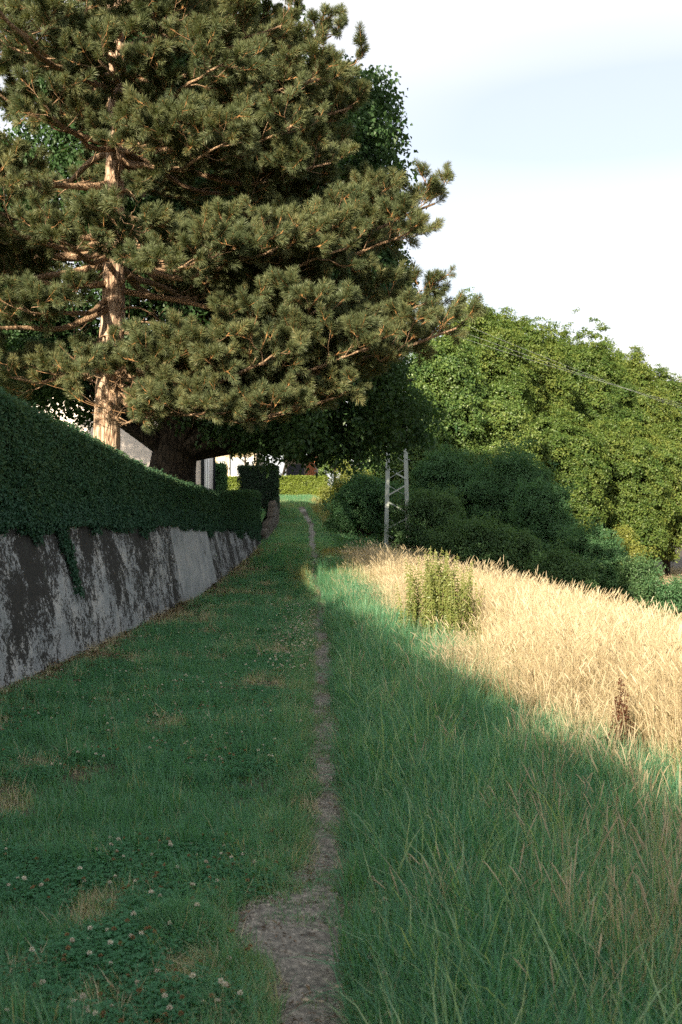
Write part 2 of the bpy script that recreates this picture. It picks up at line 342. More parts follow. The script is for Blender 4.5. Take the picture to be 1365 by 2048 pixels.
M['clover_brown'] = leaf_mat('faded_clover_head', (.14, .075, .035), (.34, .22, .12), .2, .02)
M['dock'] = leaf_mat('dock_seed', (.05, .018, .010), (.14, .052, .026), .1, .02)
M['pebble'] = leaf_mat('pebble_stone', (.05, .048, .045), (.45, .41, .35), 0., .02)
M['litter'] = leaf_mat('dead_litter', (.06, .032, .02), (.18, .115, .065), .1, .02)

# ------------------------------------------------------------------ small meshes that get scattered
def unit(v): v = np.asarray(v, float); return v / (np.linalg.norm(v, axis=-1, keepdims=True) + 1e-9)
def rdir(g, n): return unit(g.normal(size=(n, 3)))
def leaves(mb, P, D, Nn, ln, wd, lv, mi=0, fold=.25, curl=.15):
    D = unit(D); S = unit(np.cross(D, Nn)); Nn = np.cross(S, D); n = len(P); ln = np.broadcast_to(ln, (n,))[:, None]; wd = np.broadcast_to(wd, (n,))[:, None]
    b = P; l = P + D * ln * .45 + S * wd * .5 + Nn * wd * fold; r = P + D * ln * .45 - S * wd * .5 + Nn * wd * fold; t = P + D * ln - Nn * ln * curl
    V = np.stack([b, l, t, r], 1).reshape(-1, 3); i = np.arange(n) * 4
    F = np.concatenate([np.stack([i, i + 1, i + 2], 1), np.stack([i, i + 2, i + 3], 1)]).tolist()
    mb.add(V, F, mi, np.repeat(np.broadcast_to(lv, (n,)), 4)); return mb
def blades(mb, base, az, lean, ln, wd, lv, mi=0, bend=1.0, seg=3):
    """grass blades: base (n,3), leaning along az by lean at the foot, drooping by bend at the tip"""
    n = len(base); h = np.stack([np.cos(az), np.sin(az), np.zeros(n)], 1); s = np.stack([-np.sin(az), np.cos(az), np.zeros(n)], 1)
    p = base.copy(); V = []
    for k in range(seg + 1):
        t = k / seg; wk = (wd * (1 - t ** 1.6) * .5)[:, None]
        if k < seg: V += [p - s * wk, p + s * wk]
        else: V += [p]
        a = lean + bend * (t ** 1.3); stp = (ln / seg)[:, None]
        p = p + (h * np.sin(a)[:, None] + R(0, 0, 1) * np.cos(a)[:, None]) * stp
    V = np.stack(V, 1); m = V.shape[1]; i = np.arange(n)[:, None] * m; F = []
    for k in range(seg - 1): F += (i + A([2 * k, 2 * k + 1, 2 * k + 3, 2 * k + 2])).tolist()
    F += (i + A([2 * seg - 2, 2 * seg - 1, 2 * seg])).tolist()
    mb.add(V.reshape(-1, 3), F, mi, np.repeat(lv, m)); return mb
def disc(g, n, r):
    a = g.random(n) * 2 * math.pi; q = r * np.sqrt(g.random(n)); return np.stack([np.cos(a) * q, np.sin(a) * q, np.zeros(n)], 1)

def grass_proto(name, k, m, n, r, l0, l1, w_, lean, bend, lvlo=0., lvhi=1., wide=None):
    res = []
    for i in range(k):
        g = np.random.default_rng(hash_(name) + i); mb = MB()
        blades(mb, disc(g, n, r), g.random(n) * 6.283, np.abs(g.normal(0, lean, n)), g.uniform(l0, l1, n), g.uniform(.7, 1.3, n) * w_, np.where(g.random(n) < .05, 1.7, g.uniform(lvlo, lvhi, n)), 0, g.uniform(.2, 1, n) * bend)
        res.append(proto(name, mb, m))
    return res
def hash_(s): return sum(ord(c) * (i + 3) for i, c in enumerate(s)) % 100000
PR = {}
PR['short'] = grass_proto('short', 5, M['grass'], 40, .09, .03, .095, .0048, .95, .9)
PR['tuft'] = grass_proto('tuft', 5, M['grass'], 38, .09, .10, .24, .0048, .50, 1.2)
PR['tall'] = grass_proto('tall', 6, M['tall'], 32, .12, .14, .42, .0062, .45, 1.6)
PR['lime'] = grass_proto('lime', 4, M['limegrass'], 40, .11, .25, .55, .006, .28, 1.0)
PR['arch'] = grass_proto('arch', 4, M['tall'], 7, .08, .28, .5, .007, .4, 1.6, .7, 1.)
PR['thatch'] = grass_proto('thatch', 4, M['strawdull'], 26, .10, .06, .16, .0035, .95, .6)
def straw_proto(i, seeds=True, h0=.7, h1=1.25, n=26, r=.12, m='straw'):
    g = np.random.default_rng(400 + i); mb = MB(); n = int(n * 1.5); b = disc(g, n, r); az = g.normal(.4, 1.8, n); lean = np.abs(g.normal(.05, .12, n)); ln = g.uniform(h0, h1, n) * g.choice([1, 1, .8, .6], n)
    blades(mb, b, az, lean, ln, np.full(n, .0036), g.uniform(.2, 1, n), 0, g.uniform(0, .3, n) * g.choice([1, 1, 2.5], n), 2)
    # leaves low on the stems and narrow seed heads at the top
    q = 12; blades(mb, disc(g, q, r), g.random(q) * 6.28, np.abs(g.normal(.35, .25, q)), g.uniform(.25, .6, q), np.full(q, .004), g.uniform(0, .6, q), 0, g.uniform(.5, 1.8, q))
    if seeds:
        for j in range(0, n, 4):
            h = R(math.cos(az[j]), math.sin(az[j]), 0); a = lean[j] + .12
            tip = b[j] + (h * math.sin(a) + R(0, 0, math.cos(a))) * ln[j] * .93
            d = unit(h * (a + .35) + R(0, 0, 1)); L_ = g.uniform(.07, .15); s = unit(np.cross(d, R(0, 0, 1)) + .01)
            mb.tube([tip, tip + d * L_ * .35, tip + d * L_ * .75, tip + d * L_ + R(0, 0, -.01)], [.0015, .0036, .0028, .001], 4, 0, g.uniform(.3, .9), False)
    return proto('straw', mb, M[m])
PR['straw'] = [straw_proto(i) for i in range(6)]
PR['stalk'] = [straw_proto(20 + i, True, .28, .62, 7, .10, 'strawdull') for i in range(4)]

def clump_proto(name, m, k, n, rad, flat, ll, lw, droop=.3, tilt=.55, fold=.22):
    """a spray of leaves, +Z is the side that faces the light"""
    res = []
    for i in range(k):
        g = np.random.default_rng(hash_(name) + 31 * i); mb = MB(); P = rdir(g, n) * (g.random(n) ** .45)[:, None] * rad * R(1, 1, flat)
        out_ = P * R(1, 1, .3) + g.normal(size=(n, 3)) * rad * .35; out_[:, 2] -= droop * rad
        Nn = R(0, 0, 1) + g.normal(size=(n, 3)) * tilt
        leaves(mb, P, out_, Nn, g.uniform(.7, 1.25, n) * ll, g.uniform(.8, 1.2, n) * lw, g.random(n), 0, fold)
        res.append(proto(name, mb, m))
    return res
PR['lime_tree'] = clump_proto('lime_tree', M['lf_lime'], 5, 50, .52, .42, .17, .14, .3, .38)
PR['mid_tree'] = clump_proto('mid_tree', M['lf_mid'], 5, 50, .52, .5, .16, .13, .3, .38)
PR['dark_tree'] = clump_proto('dark_tree', M['lf_dark'], 5, 46, .48, .5, .135, .10, .5)
PR['shrub'] = clump_proto('shrub', M['lf_shrub'], 5, 44, .34, .6, .095, .065)
PR['olive'] = clump_proto('olive', M['lf_olive'], 4, 44, .34, .6, .09, .06)
PR['yellow'] = clump_proto('yellow', M['lf_yellow'], 4, 40, .32, .6, .10, .075)
PR['pale'] = clump_proto('pale', M['lf_pale'], 4, 40, .4, .6, .12, .08)
PR['hedge'] = clump_proto('hedge', M['lf_hedge'], 6, 34, .115, .55, .042, .024, .1, .7)
PR['ivy'] = clump_proto('ivy', M['lf_ivy'], 5, 22, .12, .4, .062, .058, .5, .45)
PR['lit_hedge'] = clump_proto('lit_hedge', M['lf_lithedge'], 4, 34, .17, .6, .075, .05, .1, .7)
PR['yew'] = clump_proto('yew', M['lf_yew'], 4, 40, .15, .6, .06, .03, .1, .7)
PR['bramble'] = clump_proto('bramble', M['lf_shrub'], 4, 30, .24, .6, .08, .055)
def clover_proto(i):
    g = np.random.default_rng(900 + i); mb = MB(); n = 16; P = disc(g, n, .10) + R(0, 0, 1) * g.uniform(.03, .075, n)[:, None]
    for k in range(3):
        a = g.random(n) * .5 + k * 2.094 + np.arange(n); D = np.stack([np.cos(a), np.sin(a), g.normal(0, .15, n)], 1)
        leaves(mb, P, D, R(0, 0, 1) + g.normal(size=(n, 3)) * .25, g.uniform(.010, .017, n), g.uniform(.010, .015, n), g.random(n), 0, .1)
    return proto('clover', mb, M['clover'])
PR['clover'] = [clover_proto(i) for i in range(4)]
def head_proto(i, m):
    g = np.random.default_rng(950 + i); mb = MB(); h = g.uniform(.09, .15); q = g.normal(0, .02, 2); top = R(q[0], q[1], h); r = .0105
    mb.tube([R(0, 0, 0), R(q[0] * .3, q[1] * .3, h * .5), top], [.0014, .0013, .0012], 3, 1, .5, False)
    n = 60; d = rdir(g, n); d[:, 2] = np.abs(d[:, 2]) * 1.2 - .35; d = unit(d)
    leaves(mb, top + d * r * .35 + R(0, 0, .004), d, rdir(g, n), r * 1.0, r * .5, g.random(n), 0, .2, 0)
    return proto('clover_head', mb, [M[m], M['clover']])
PR['white_head'] = [head_proto(i, 'clover_white') for i in range(3)]
PR['brown_head'] = [head_proto(i + 5, 'clover_brown') for i in range(3)]
def litter_proto(i):
    g = np.random.default_rng(990 + i); mb = MB(); n = 14; P = disc(g, n, .13) + R(0, 0, 1) * g.uniform(.006, .03, n)[:, None]
    a = g.random(n) * 6.28; D = np.stack([np.cos(a), np.sin(a), g.normal(0, .12, n)], 1)
    leaves(mb, P, D, R(0, 0, 1) + g.normal(size=(n, 3)) * .3, g.uniform(.03, .09, n), g.choice([.004, .006, .025], n), g.random(n), 0, .1)
    return proto('litter', mb, M['litter'])
PR['litter'] = [litter_proto(i) for i in range(4)]
def pebble_proto(i):
    g = np.random.default_rng(1020 + i); mb = MB(); P = []
    for t in (-.8, 0, .8):
        for j in range(6):
            a = j * 1.047 + g.normal(0, .12); rr = math.sqrt(1 - t * t) * g.uniform(.8, 1.1); P.append([math.cos(a) * rr, math.sin(a) * rr * .75, t * .55])
    P += [[0, 0, -.55], [0, 0, .55]]
    F = [(r * 6 + j, r * 6 + (j + 1) % 6, (r + 1) * 6 + (j + 1) % 6, (r + 1) * 6 + j) for r in (0, 1) for j in range(6)]
    F += [(18, (j + 1) % 6, j) for j in range(6)] + [(19, 12 + j, 12 + (j + 1) % 6) for j in range(6)]
    mb.add(A(P), F); return proto('pebble', mb, M['pebble'])
PR['pebble'] = [pebble_proto(i) for i in range(4)]

def shoot_proto(i, old):
    """a pine shoot: a woody axis along +Z with long paired needles all round, brushed towards the tip"""
    g = np.random.default_rng(1100 + i); mb = MB(); Lx = g.uniform(.13, .22); n = 150
    mb.tube([R(0, 0, -.04), R(0, 0, Lx * .5), R(0, 0, Lx)], [.007, .006, .004], 4, 1, .5, False)
    mb.tube([R(0, 0, Lx), R(0, 0, Lx + .012), R(0, 0, Lx + .028)], [.005, .006, .0015], 4, 1, .9, False)
    t = g.random(n) ** .75; a = g.random(n) * 6.283; sp = np.where(t > .85, g.uniform(.2, .75, n), g.uniform(.65, 1.15, n))
    D = np.stack([np.cos(a) * np.sin(sp), np.sin(a) * np.sin(sp), np.cos(sp)], 1); P = np.stack([np.zeros(n), np.zeros(n), t * Lx], 1)
    ln = g.uniform(.10, .16, n); lv = np.clip((.12 + .5 * g.random(n)) * (1.1 - .25 * t) + (.5 * (g.random(n) < .12) if old else 0), 0, 1)
    S = unit(np.cross(D, rdir(g, n))); w_ = .0033
    V = np.stack([P - S * w_ * .6, P + S * w_ * .6, P + D * ln[:, None] * .6 + S * w_, P + D * ln[:, None] - R(0, 0, .006), P + D * ln[:, None] * .6 - S * w_], 1)
    k = np.arange(n)[:, None] * 5; mb.add(V.reshape(-1, 3), (k + A([0, 1, 2, 3, 4])).tolist(), 0, np.repeat(lv, 5))
    return proto('shoot', mb, [M['needle'], M['shoot']])
PR['shoot'] = [shoot_proto(i, i % 2) for i in range(6)]

# ------------------------------------------------------------------ ground, footpath, garden
def axis(fine0, fine1, step, far, grow=1.25):
    a = list(np.arange(fine0, fine1 + 1e-6, step)); s = step
    while a[-1] < far: s *= grow; a.append(a[-1] + s)
    s = step
    while a[0] > -far: s *= grow; a.insert(0, a[0] - s)
    return A(a)
gx = axis(-6, 10, .16, 900); gy = axis(-4, 46, .2, 1200)
X, Y = np.meshgrid(gx, gy, indexing='ij')
gmb = MB().grid(np.stack([X, Y, ground(X, Y)], 2)); gr = gmb.build('ground', M['soil'], smooth_=True); tag(gr, kind='structure', label='grassy hillside ground falling away to the right')
# worn footpath
ys = np.concatenate([np.arange(-3, 20, .06), np.arange(20, 60, .15), np.arange(60, 78, .3)])
hw = np.interp(ys, [-3, 3.3, 4.0, 4.7, 5.1, 6, 9, 12, 16, 20, 30, 45, 60, 78], [.14, .14, .135, .17, .13, .12, .135, .14, .15, .17, .18, .19, .24, .45])
wl = hw * (1 + .9 * (noise(ys, ys * 0, .5, 8) - .5)) + np.where((ys > 4.2) & (ys < 5.1), .22 * np.sin((ys - 4.2) / .9 * math.pi), 0); wr = hw * (1 + .9 * (noise(ys, ys * 0 + 5, .5, 9) - .5))
cxp = xpath(ys) + .13 * (noise(ys, ys * 0, 1.9, 11) - .5)
u = np.linspace(-1, 1, 11); PX = cxp[:, None] + np.where(u[None] < 0, u[None] * wl[:, None], u[None] * wr[:, None]); PY = np.repeat(ys[:, None], 11, 1)
PZ = ground(PX, PY) + .012 - .010 * np.abs(u[None]) ** 3 + .006 * (noise(PX, PY, .09, 2) - .5)
fp = MB().grid(np.stack([PX, PY, PZ], 2), flip=True).build('footpath', M['gravel'], smooth_=True); tag(fp, kind='structure', label='narrow trodden gravel footpath through the grass')
def path_dist(x, y):
    """<0 inside the trodden strip"""
    c = np.interp(y, ys, cxp); return np.where(x < c, (c - x) - np.interp(y, ys, wl), (x - c) - np.interp(y, ys, wr))
# garden level behind the wall
yy = np.concatenate([np.arange(-26, 44, 1.0), np.arange(44, 101, 2.0)])
t = np.concatenate([[0, .5, 1], np.linspace(2, 40, 20)])
def zgarden(X_, Y_): return np.where(Y_ < 40, ztop(np.minimum(Y_, 40)) - .12, np.maximum(ground(X_, Y_) + .03, np.interp(Y_, [40, 48, 60, 75], [1.32, 1.85, 2.45, 3.45])))
def xgard(Y_): return np.where(Y_ < 40.2, xwall(Y_) - .42, np.interp(Y_, [40.2, 44, 62, 76, 100], [-3.32, -3.22, -3.85, -4.9, -6.0]))
GX = xgard(yy)[:, None] - t[None]; GY = np.repeat(yy[:, None], len(t), 1)
ga = MB().grid(np.stack([GX, GY, zgarden(GX, GY) + .05 * (noise(GX, GY, 1.5) - .5)], 2), flip=True).build('garden_ground', M['garden'], smooth_=True); tag(ga, kind='structure', label='garden ground at the level of the wall top')

# ------------------------------------------------------------------ retaining wall
wall = thing('retaining_wall', 'long battered concrete retaining wall streaked with black lichen', 'retaining wall', (xwall(11.), 11., 0))
def wall_piece(name, y0, y1, m, proud=0.0, step=.12):
    ys_ = np.linspace(y0, y1, int((y1 - y0) / step) + 2); k = np.linspace(0, 1, 16); zt = ztop(ys_); zb = ground(xwall(ys_), ys_) - .25
    Z = zb[:, None] + (zt - zb)[:, None] * k[None]; Yg = np.repeat(ys_[:, None], 16, 1)
    Xg = xwall(Yg) - BATTER * (Z - ground(xwall(ys_), ys_)[:, None]) + proud + .035 * (fbm(Yg, Z, .8, 5) - .5) + .012 * (noise(Yg, Z, .13, 6) - .5)
    mb = MB().grid(np.stack([Xg, Yg, Z], 2), flip=True)
    xt = Xg[:, -1]; cap = np.stack([np.stack([xt, ys_, zt], 1), np.stack([xt - .02, ys_, zt + .012], 1), np.stack([xt - .34, ys_, zt + .012], 1), np.stack([xt - .34, ys_, zt - .6], 1)], 1)
    mb.grid(cap, flip=True)
    for e, fl in ((0, False), (-1, True)):
        q = [np.stack([Xg[e], Yg[e], Z[e]], 1), np.stack([np.full(16, xt[e] - .34), Yg[e], Z[e]], 1)]
        mb.grid(np.stack(q, 1), flip=fl)
    return mb.build(name, m, wall, True)
wall_piece('wall_section', -25, 21.0, M['stained'])
p_ = wall_piece('bare_panel', 21.012, 25.8, M['bare'], .012); p_['label'] = 'paler bare concrete panel with little lichen'
wall_piece('wall_section', 25.812, 40.2, M['stained_far'])

# ------------------------------------------------------------------ hedges
def hedge_box(name, label, path, ztop_f, zbot_f, thick, pr, dens, end_pad=0., group=None, cat='hedge', size=1., over=0., faces='FTBE', tintf=None, wob=.06):
    """clipped hedge along path (n,2) of its front foot; front is on the right of the walking direction"""
    path = np.asarray(path, float); seg = np.linalg.norm(np.diff(path, axis=0), axis=1); cum = np.concatenate([[0], np.cumsum(seg)]); Ltot = cum[-1]
    def P_(s): return np.stack([np.interp(s, cum, path[:, 0]), np.interp(s, cum, path[:, 1])], -1)
    def nrm(s):
        d = unit(P_(np.clip(s + .3, 0, Ltot)) - P_(np.clip(s - .3, 0, Ltot))); return np.stack([d[..., 1], -d[..., 0]], -1)
    root = thing(name, label, cat, (*path[0], float(zbot_f(path[0][1]))), group)
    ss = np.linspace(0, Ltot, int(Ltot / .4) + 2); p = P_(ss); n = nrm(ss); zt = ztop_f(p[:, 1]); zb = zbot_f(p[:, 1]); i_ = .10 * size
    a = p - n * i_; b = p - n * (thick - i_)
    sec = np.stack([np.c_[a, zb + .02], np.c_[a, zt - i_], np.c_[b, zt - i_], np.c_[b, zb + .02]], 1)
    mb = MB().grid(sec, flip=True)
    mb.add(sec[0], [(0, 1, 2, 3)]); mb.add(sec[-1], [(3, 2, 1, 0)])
    mb.build('shade_core', M['hedge_core'], root)  # plain box coloured near black as the shade inside the hedge
    g = np.random.default_rng(hash_(label)); PT, NN = [], []
    def put(s, z, off, nn): q = P_(s) - nrm(s) * off[:, None]; PT.append(np.c_[q, z]); NN.append(nn)
    def dens_s(area_per_m, k=1.0):
        n_ = int(dens * area_per_m * Ltot * k); s = g.random(n_) * Ltot; return s
    H = float(np.mean(zt - zb))
    for side in faces:
        if side in 'FB':
            s = dens_s(H, 1 if side == 'F' else .35); q = P_(s); z0 = zbot_f(q[:, 1]); z1 = ztop_f(q[:, 1]); z = z0 + (z1 - z0) * g.random(len(s))
            bul = wob * (fbm(s, z, .55, 7) - .5) * 2 + g.normal(0, .02, len(s)) - .07 * (g.random(len(s)) < .05); off = (bul + .02) if side == 'F' else thick - bul
            nn = nrm(s) * (1 if side == 'F' else -1); put(s, z, off, np.c_[nn, .45 + 0 * s])
        if side == 'T':
            s = dens_s(thick, 1.1); q = P_(s); o = thick * g.random(len(s)); z = ztop_f(q[:, 1]) + wob * (fbm(s, o, .4, 8) - .5) * 2 - .07 * (1 - smooth(0, .12, o)) + g.normal(0, .025, len(s))
            put(s, z, o, np.tile(R(0, 0, 1), (len(s), 1)))
            s = dens_s(.22, 1.0); q = P_(s); o = .02 + .12 * g.random(len(s)); z = ztop_f(q[:, 1]) - .01 + .08 * g.random(len(s)) * size; put(s, z, o, np.tile(R(0, 0, 1), (len(s), 1)))
        if side == 'E':
            for e in (0., Ltot):
                n_ = int(dens * H * thick); s = np.full(n_, e); q = P_(s); z = zbot_f(q[:, 1]) + (ztop_f(q[:, 1]) - zbot_f(q[:, 1])) * g.random(n_); o = thick * g.random(n_)
                d = unit(P_(R(min(Ltot, .3)))[0] - P_(R(0.))[0]) if e == 0 else unit(P_(R(Ltot))[0] - P_(R(max(0, Ltot - .3)))[0]); d = -d if e == 0 else d
                put(s, z, o, np.c_[np.tile(d, (n_, 1)), .4 + 0 * s]); PT[-1][:, :2] += d * (g.normal(0, .02, n_)[:, None])
    PT = np.concatenate(PT); NN = np.concatenate(NN) + g.normal(size=(len(PT), 3)) * .35
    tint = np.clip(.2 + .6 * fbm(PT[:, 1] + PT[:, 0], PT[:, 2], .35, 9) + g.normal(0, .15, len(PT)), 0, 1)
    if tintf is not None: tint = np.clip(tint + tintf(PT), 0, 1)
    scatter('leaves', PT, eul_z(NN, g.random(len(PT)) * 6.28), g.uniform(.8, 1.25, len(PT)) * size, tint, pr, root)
    return root
hy = np.arange(-24, 40.1, 1.0); hp = np.stack([xwall(hy) - BATTER * (ztop(hy) - ground(xwall(hy), hy)) + .03, hy], 1)
def near_dens(lo, hi): return (lo, hi)
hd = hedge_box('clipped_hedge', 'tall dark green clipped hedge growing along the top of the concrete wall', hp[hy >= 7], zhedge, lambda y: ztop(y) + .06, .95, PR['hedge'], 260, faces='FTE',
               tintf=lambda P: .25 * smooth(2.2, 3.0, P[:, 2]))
hedge_box('clipped_hedge', 'stretch of the wall-top hedge that runs on behind the viewer', hp[hy <= 7], zhedge, lambda y: ztop(y) - .02, .95, PR['hedge'], 60, faces='FT', size=1.7)
# ivy along the hedge foot, spilling over the wall edge and down it
g = np.random.default_rng(5); n = 5200; s = 7 + 33 * g.random(n) ** 1.15; z = ztop(s) + .05 + np.abs(g.normal(0, .13, n)) - (.13 * g.random(n) * (fbm(s, s * 0, 1.1, 3) > .45)) - .03
strands = [(13.9, .35, .05), (14.05, .9, .03), (15.6, .10, .2), (12.9, .2, .03), (18.6, .18, .3), (26, .25, .4), (33, .3, .8), (36.5, .35, .8), (39, .4, .6)]
for sy, dn, wd in strands:
    k = int(75 * dn * (1 + wd)); q = g.random(k) ** .8; s = np.concatenate([s, sy + dn * q * .18 + g.normal(0, wd, k) * (1 - .6 * q)]); z = np.concatenate([z, ztop(sy) - dn * q])
s = np.clip(s, 7, 40.1); xf = xwall(s) - BATTER * (np.minimum(z, ztop(s)) - ground(xwall(s), s)) + .035 + .05 * g.random(len(s)) + np.where(z > ztop(s), .03, 0)
iv = thing('ivy', 'ivy fringe hanging from the hedge foot over the concrete wall', 'ivy', (float(xf[0]), float(s[0]), 0))
nn = np.stack([np.ones(len(s)), g.normal(0, .3, len(s)), .5 + g.normal(0, .3, len(s))], 1)
scatter('leaves', np.stack([xf, s, z], 1), eul_z(nn, g.random(len(s)) * 6.28), g.uniform(.4, .75, len(s)), np.clip(g.normal(.4, .2, len(s)), 0, 1), PR['ivy'], iv)
for sy, dn, wd in strands[:4]:
    q = np.linspace(-.05, 1, 10); yy_ = sy + dn * q * .18 + .03 * np.sin(q * 9); zz_ = ztop(sy) - dn * q; MB().tube(np.stack([xwall(yy_) - BATTER * (zz_ - ground(xwall(yy_), yy_)) + .02, yy_, zz_], 1), np.linspace(.012, .004, 10), 5).build('stem', M['bark'], iv)
# block hedge beyond the wall's end, hedge across the head of the lane, low hedge in the gardens
def flat(v): return lambda y: np.full(np.shape(y), v, float)
a = at(555, 1005, 52); b = at(553, 1000, 57)
hedge_box('block_hedge', 'dark box-shaped clipped hedge standing past the end of the concrete wall', [(xat(551, 52), 52), (xat(551, 57), 57)], flat(4.22), flat(2.42), xat(551, 52) - xat(479, 52), PR['yew'], 130, faces='FTE', wob=.05)
def lane_z(y): return np.full(np.shape(y), 4.55, float)
hedge_box('lane_hedge', 'sunlit bright green low hedge across the far end of the path', [(xat(652, 79), 79.5), (xat(540, 79), 79)][::-1], flat(4.80), flat(3.35), 1.0, PR['lit_hedge'], 75, faces='FTE')
hedge_box('garden_hedge', 'low yellow-green hedge in front of the cream house', [(xat(425, 74), 74), (xat(482, 74), 74)], flat(4.55), flat(3.5), .9, PR['lit_hedge'], 75, faces='FTE')
hedge_box('garden_shrub', 'green flowering shrub beside the dark downpipe of the white house', [(xat(424, 58), 58), (xat(447, 58), 58)], flat(4.6), flat(2.5), .9, PR['bramble'], 60, faces='FTE', cat='shrub', wob=.25)

# ------------------------------------------------------------------ the pine
def build_pine():
    g = np.random.default_rng(21); Yp = 22.0; base = at(216, 870, Yp); base[2] = 1.45
    pine = thing('pine_tree', 'big black pine with a pale fissured trunk behind the hedge', 'pine tree', base)
    zt = 19.0; zz = np.linspace(base[2], zt, 150)
    cx = np.interp(zz, [1.4, 3.2, 9.2, 12, 19], [base[0], base[0], xat(233, Yp), xat(230, Yp), xat(226, Yp)]) + .03 * np.sin(zz * 1.3)
    cy = Yp + .05 * np.sin(zz * .9); rad = np.interp(zz, [1.4, 2, 4, 9, 13, 19], [.34, .28, .25, .18, .13, .03])
    sides = 56; an = np.arange(sides) * 2 * math.pi / sides
    ridge = np.stack([(.16 * (np.abs(noise(an * 3.2 + .35 * np.sin(q * 3), np.full(sides, q), .5, 3) - .5) * 2) ** .6 - .07) for q in zz])
    MB().tube(np.stack([cx, cy, zz], 1), rad, sides, ridge=ridge).build('trunk', M['pinebark'], pine, True)
    def tr(z): return R(np.interp(z, zz, cx), np.interp(z, zz, cy), z)
    S_p, S_d, S_t = [], [], []
    def limb(z0, tip, r0, foliage=(.35, 1.0), dens=1.0, sag=.0, up=.35, bare=0):
        """a main branch from the trunk at z0 to tip with side branches, twigs and shoots"""
        p0 = tr(z0); tip = np.asarray(tip, float); Ln = np.linalg.norm(tip - p0); k = max(8, int(Ln / .3)); t = np.linspace(0, 1, k)
        P = p0 + (tip - p0) * t[:, None]; d0 = unit(tip - p0); sd = unit(np.cross(d0, R(0, 0, 1))); ph = g.random() * 6
        P[:, 2] += -sag * np.sin(t * math.pi) * Ln * .18 + up * (t ** 3 - t) * .18 * Ln
        wob = np.cumsum(g.normal(0, .05, k)); wob -= t * wob[-1]; P += sd * (wob + .10 * np.sin(t * 7 + ph) * Ln * .12)[:, None]
        P[:, 2] += .04 * Ln * np.sin(t * 9 + ph) * t * (1 - t) * 2
        mb = MB(); mb.tube(P, r0 * (1 - .82 * t) + .006, 8)
        n2 = int(Ln * 3.0 * dens); side = 1
        for q in range(n2):
            tq = foliage[0] * .8 + (1 - foliage[0] * .8) * (q + g.random()) / n2; i = tq * (k - 1); i0 = min(int(i), k - 2); o = P[i0] + (P[i0 + 1] - P[i0]) * (i - i0)
            dm = unit(P[i0 + 1] - P[i0]); side = -side; ang = g.uniform(.6, 1.15); s_ = unit(np.cross(dm, R(0, 0, 1)))
            d = unit(dm * math.cos(ang) + s_ * side * math.sin(ang) + R(0, 0, g.normal(.12, .22))); L2 = (.55 + .42 * Ln * (1 - tq) ** .7 * g.uniform(.5, 1)) * .8; L2 = min(L2, 2.2)
            m = max(4, int(L2 / .18)); u_ = np.linspace(0, 1, m); Q = o + d * (u_ * L2)[:, None]; Q[:, 2] += .22 * L2 * u_ ** 2 + .04 * np.sin(u_ * 8 + q); Q += s_ * (.05 * np.sin(u_ * 6 + q * 2))[:, None]
            mb.tube(Q, .014 * (1 - .7 * u_) * (.6 + .4 * min(1, L2)), 5, cap=False)
            n3 = max(2, int(L2 * 6.0)); s3 = 1
            for j in range(n3):
                uj = .25 + .75 * (j + g.random()) / n3; jj = min(int(uj * (m - 1)), m - 2); oo = Q[jj] + (Q[jj + 1] - Q[jj]) * (uj * (m - 1) - jj); s3 = -s3
                dd = unit(d * g.uniform(.35, .9) + unit(np.cross(d, R(0, 0, 1))) * s3 * g.uniform(.3, 1.0) + R(0, 0, g.normal(.35, .30))); L3 = g.uniform(.10, .42)
                e = oo + dd * L3 + R(0, 0, .05 * L3); mb.tube([oo, (oo + e) / 2 - R(0, 0, .01), e], [.007, .006, .005], 3, 1, cap=False)
                S_p.append(e); S_d.append(unit(dd + R(0, 0, .55))); S_t.append(g.random())
                for _ in range(g.integers(2, 6)):
                    f = g.uniform(.3, 1); d4 = unit(dd + g.normal(size=3) * .75 + R(0, 0, .4)); S_p.append(oo + (e - oo) * f + d4 * .03); S_d.append(d4); S_t.append(g.random())
            S_p.append(Q[-1]); S_d.append(unit(d + R(0, 0, .6))); S_t.append(.6)
        S_p.append(P[-1]); S_d.append(unit(d0 + R(0, 0, .6))); S_t.append(.6)
        for q in range(bare):        # dead twigs near the trunk
            tq = g.uniform(.08, .4); i0 = int(tq * (k - 1)); o = P[i0]; d = unit(g.normal(size=3) + d0 * .8); L2 = g.uniform(.3, .9); u_ = np.linspace(0, 1, 7)
            Q = o + d * (u_ * L2)[:, None]; Q[:, 2] += -.35 * L2 * u_ ** 2 + .06 * np.sin(u_ * 7 + q); mb.tube(Q, .010 * (1 - .75 * u_), 4, cap=False)
            e = Q[4]; Q2 = e + unit(d + g.normal(size=3) * .7) * (u_ * L2 * .5)[:, None]; mb.tube(Q2, .006 * (1 - .7 * u_), 3, cap=False)
        mb.build('branch', [M['pinelimb'], M['twig']], pine, True)
    def to(px, py, Y): return at(px, py, Y)
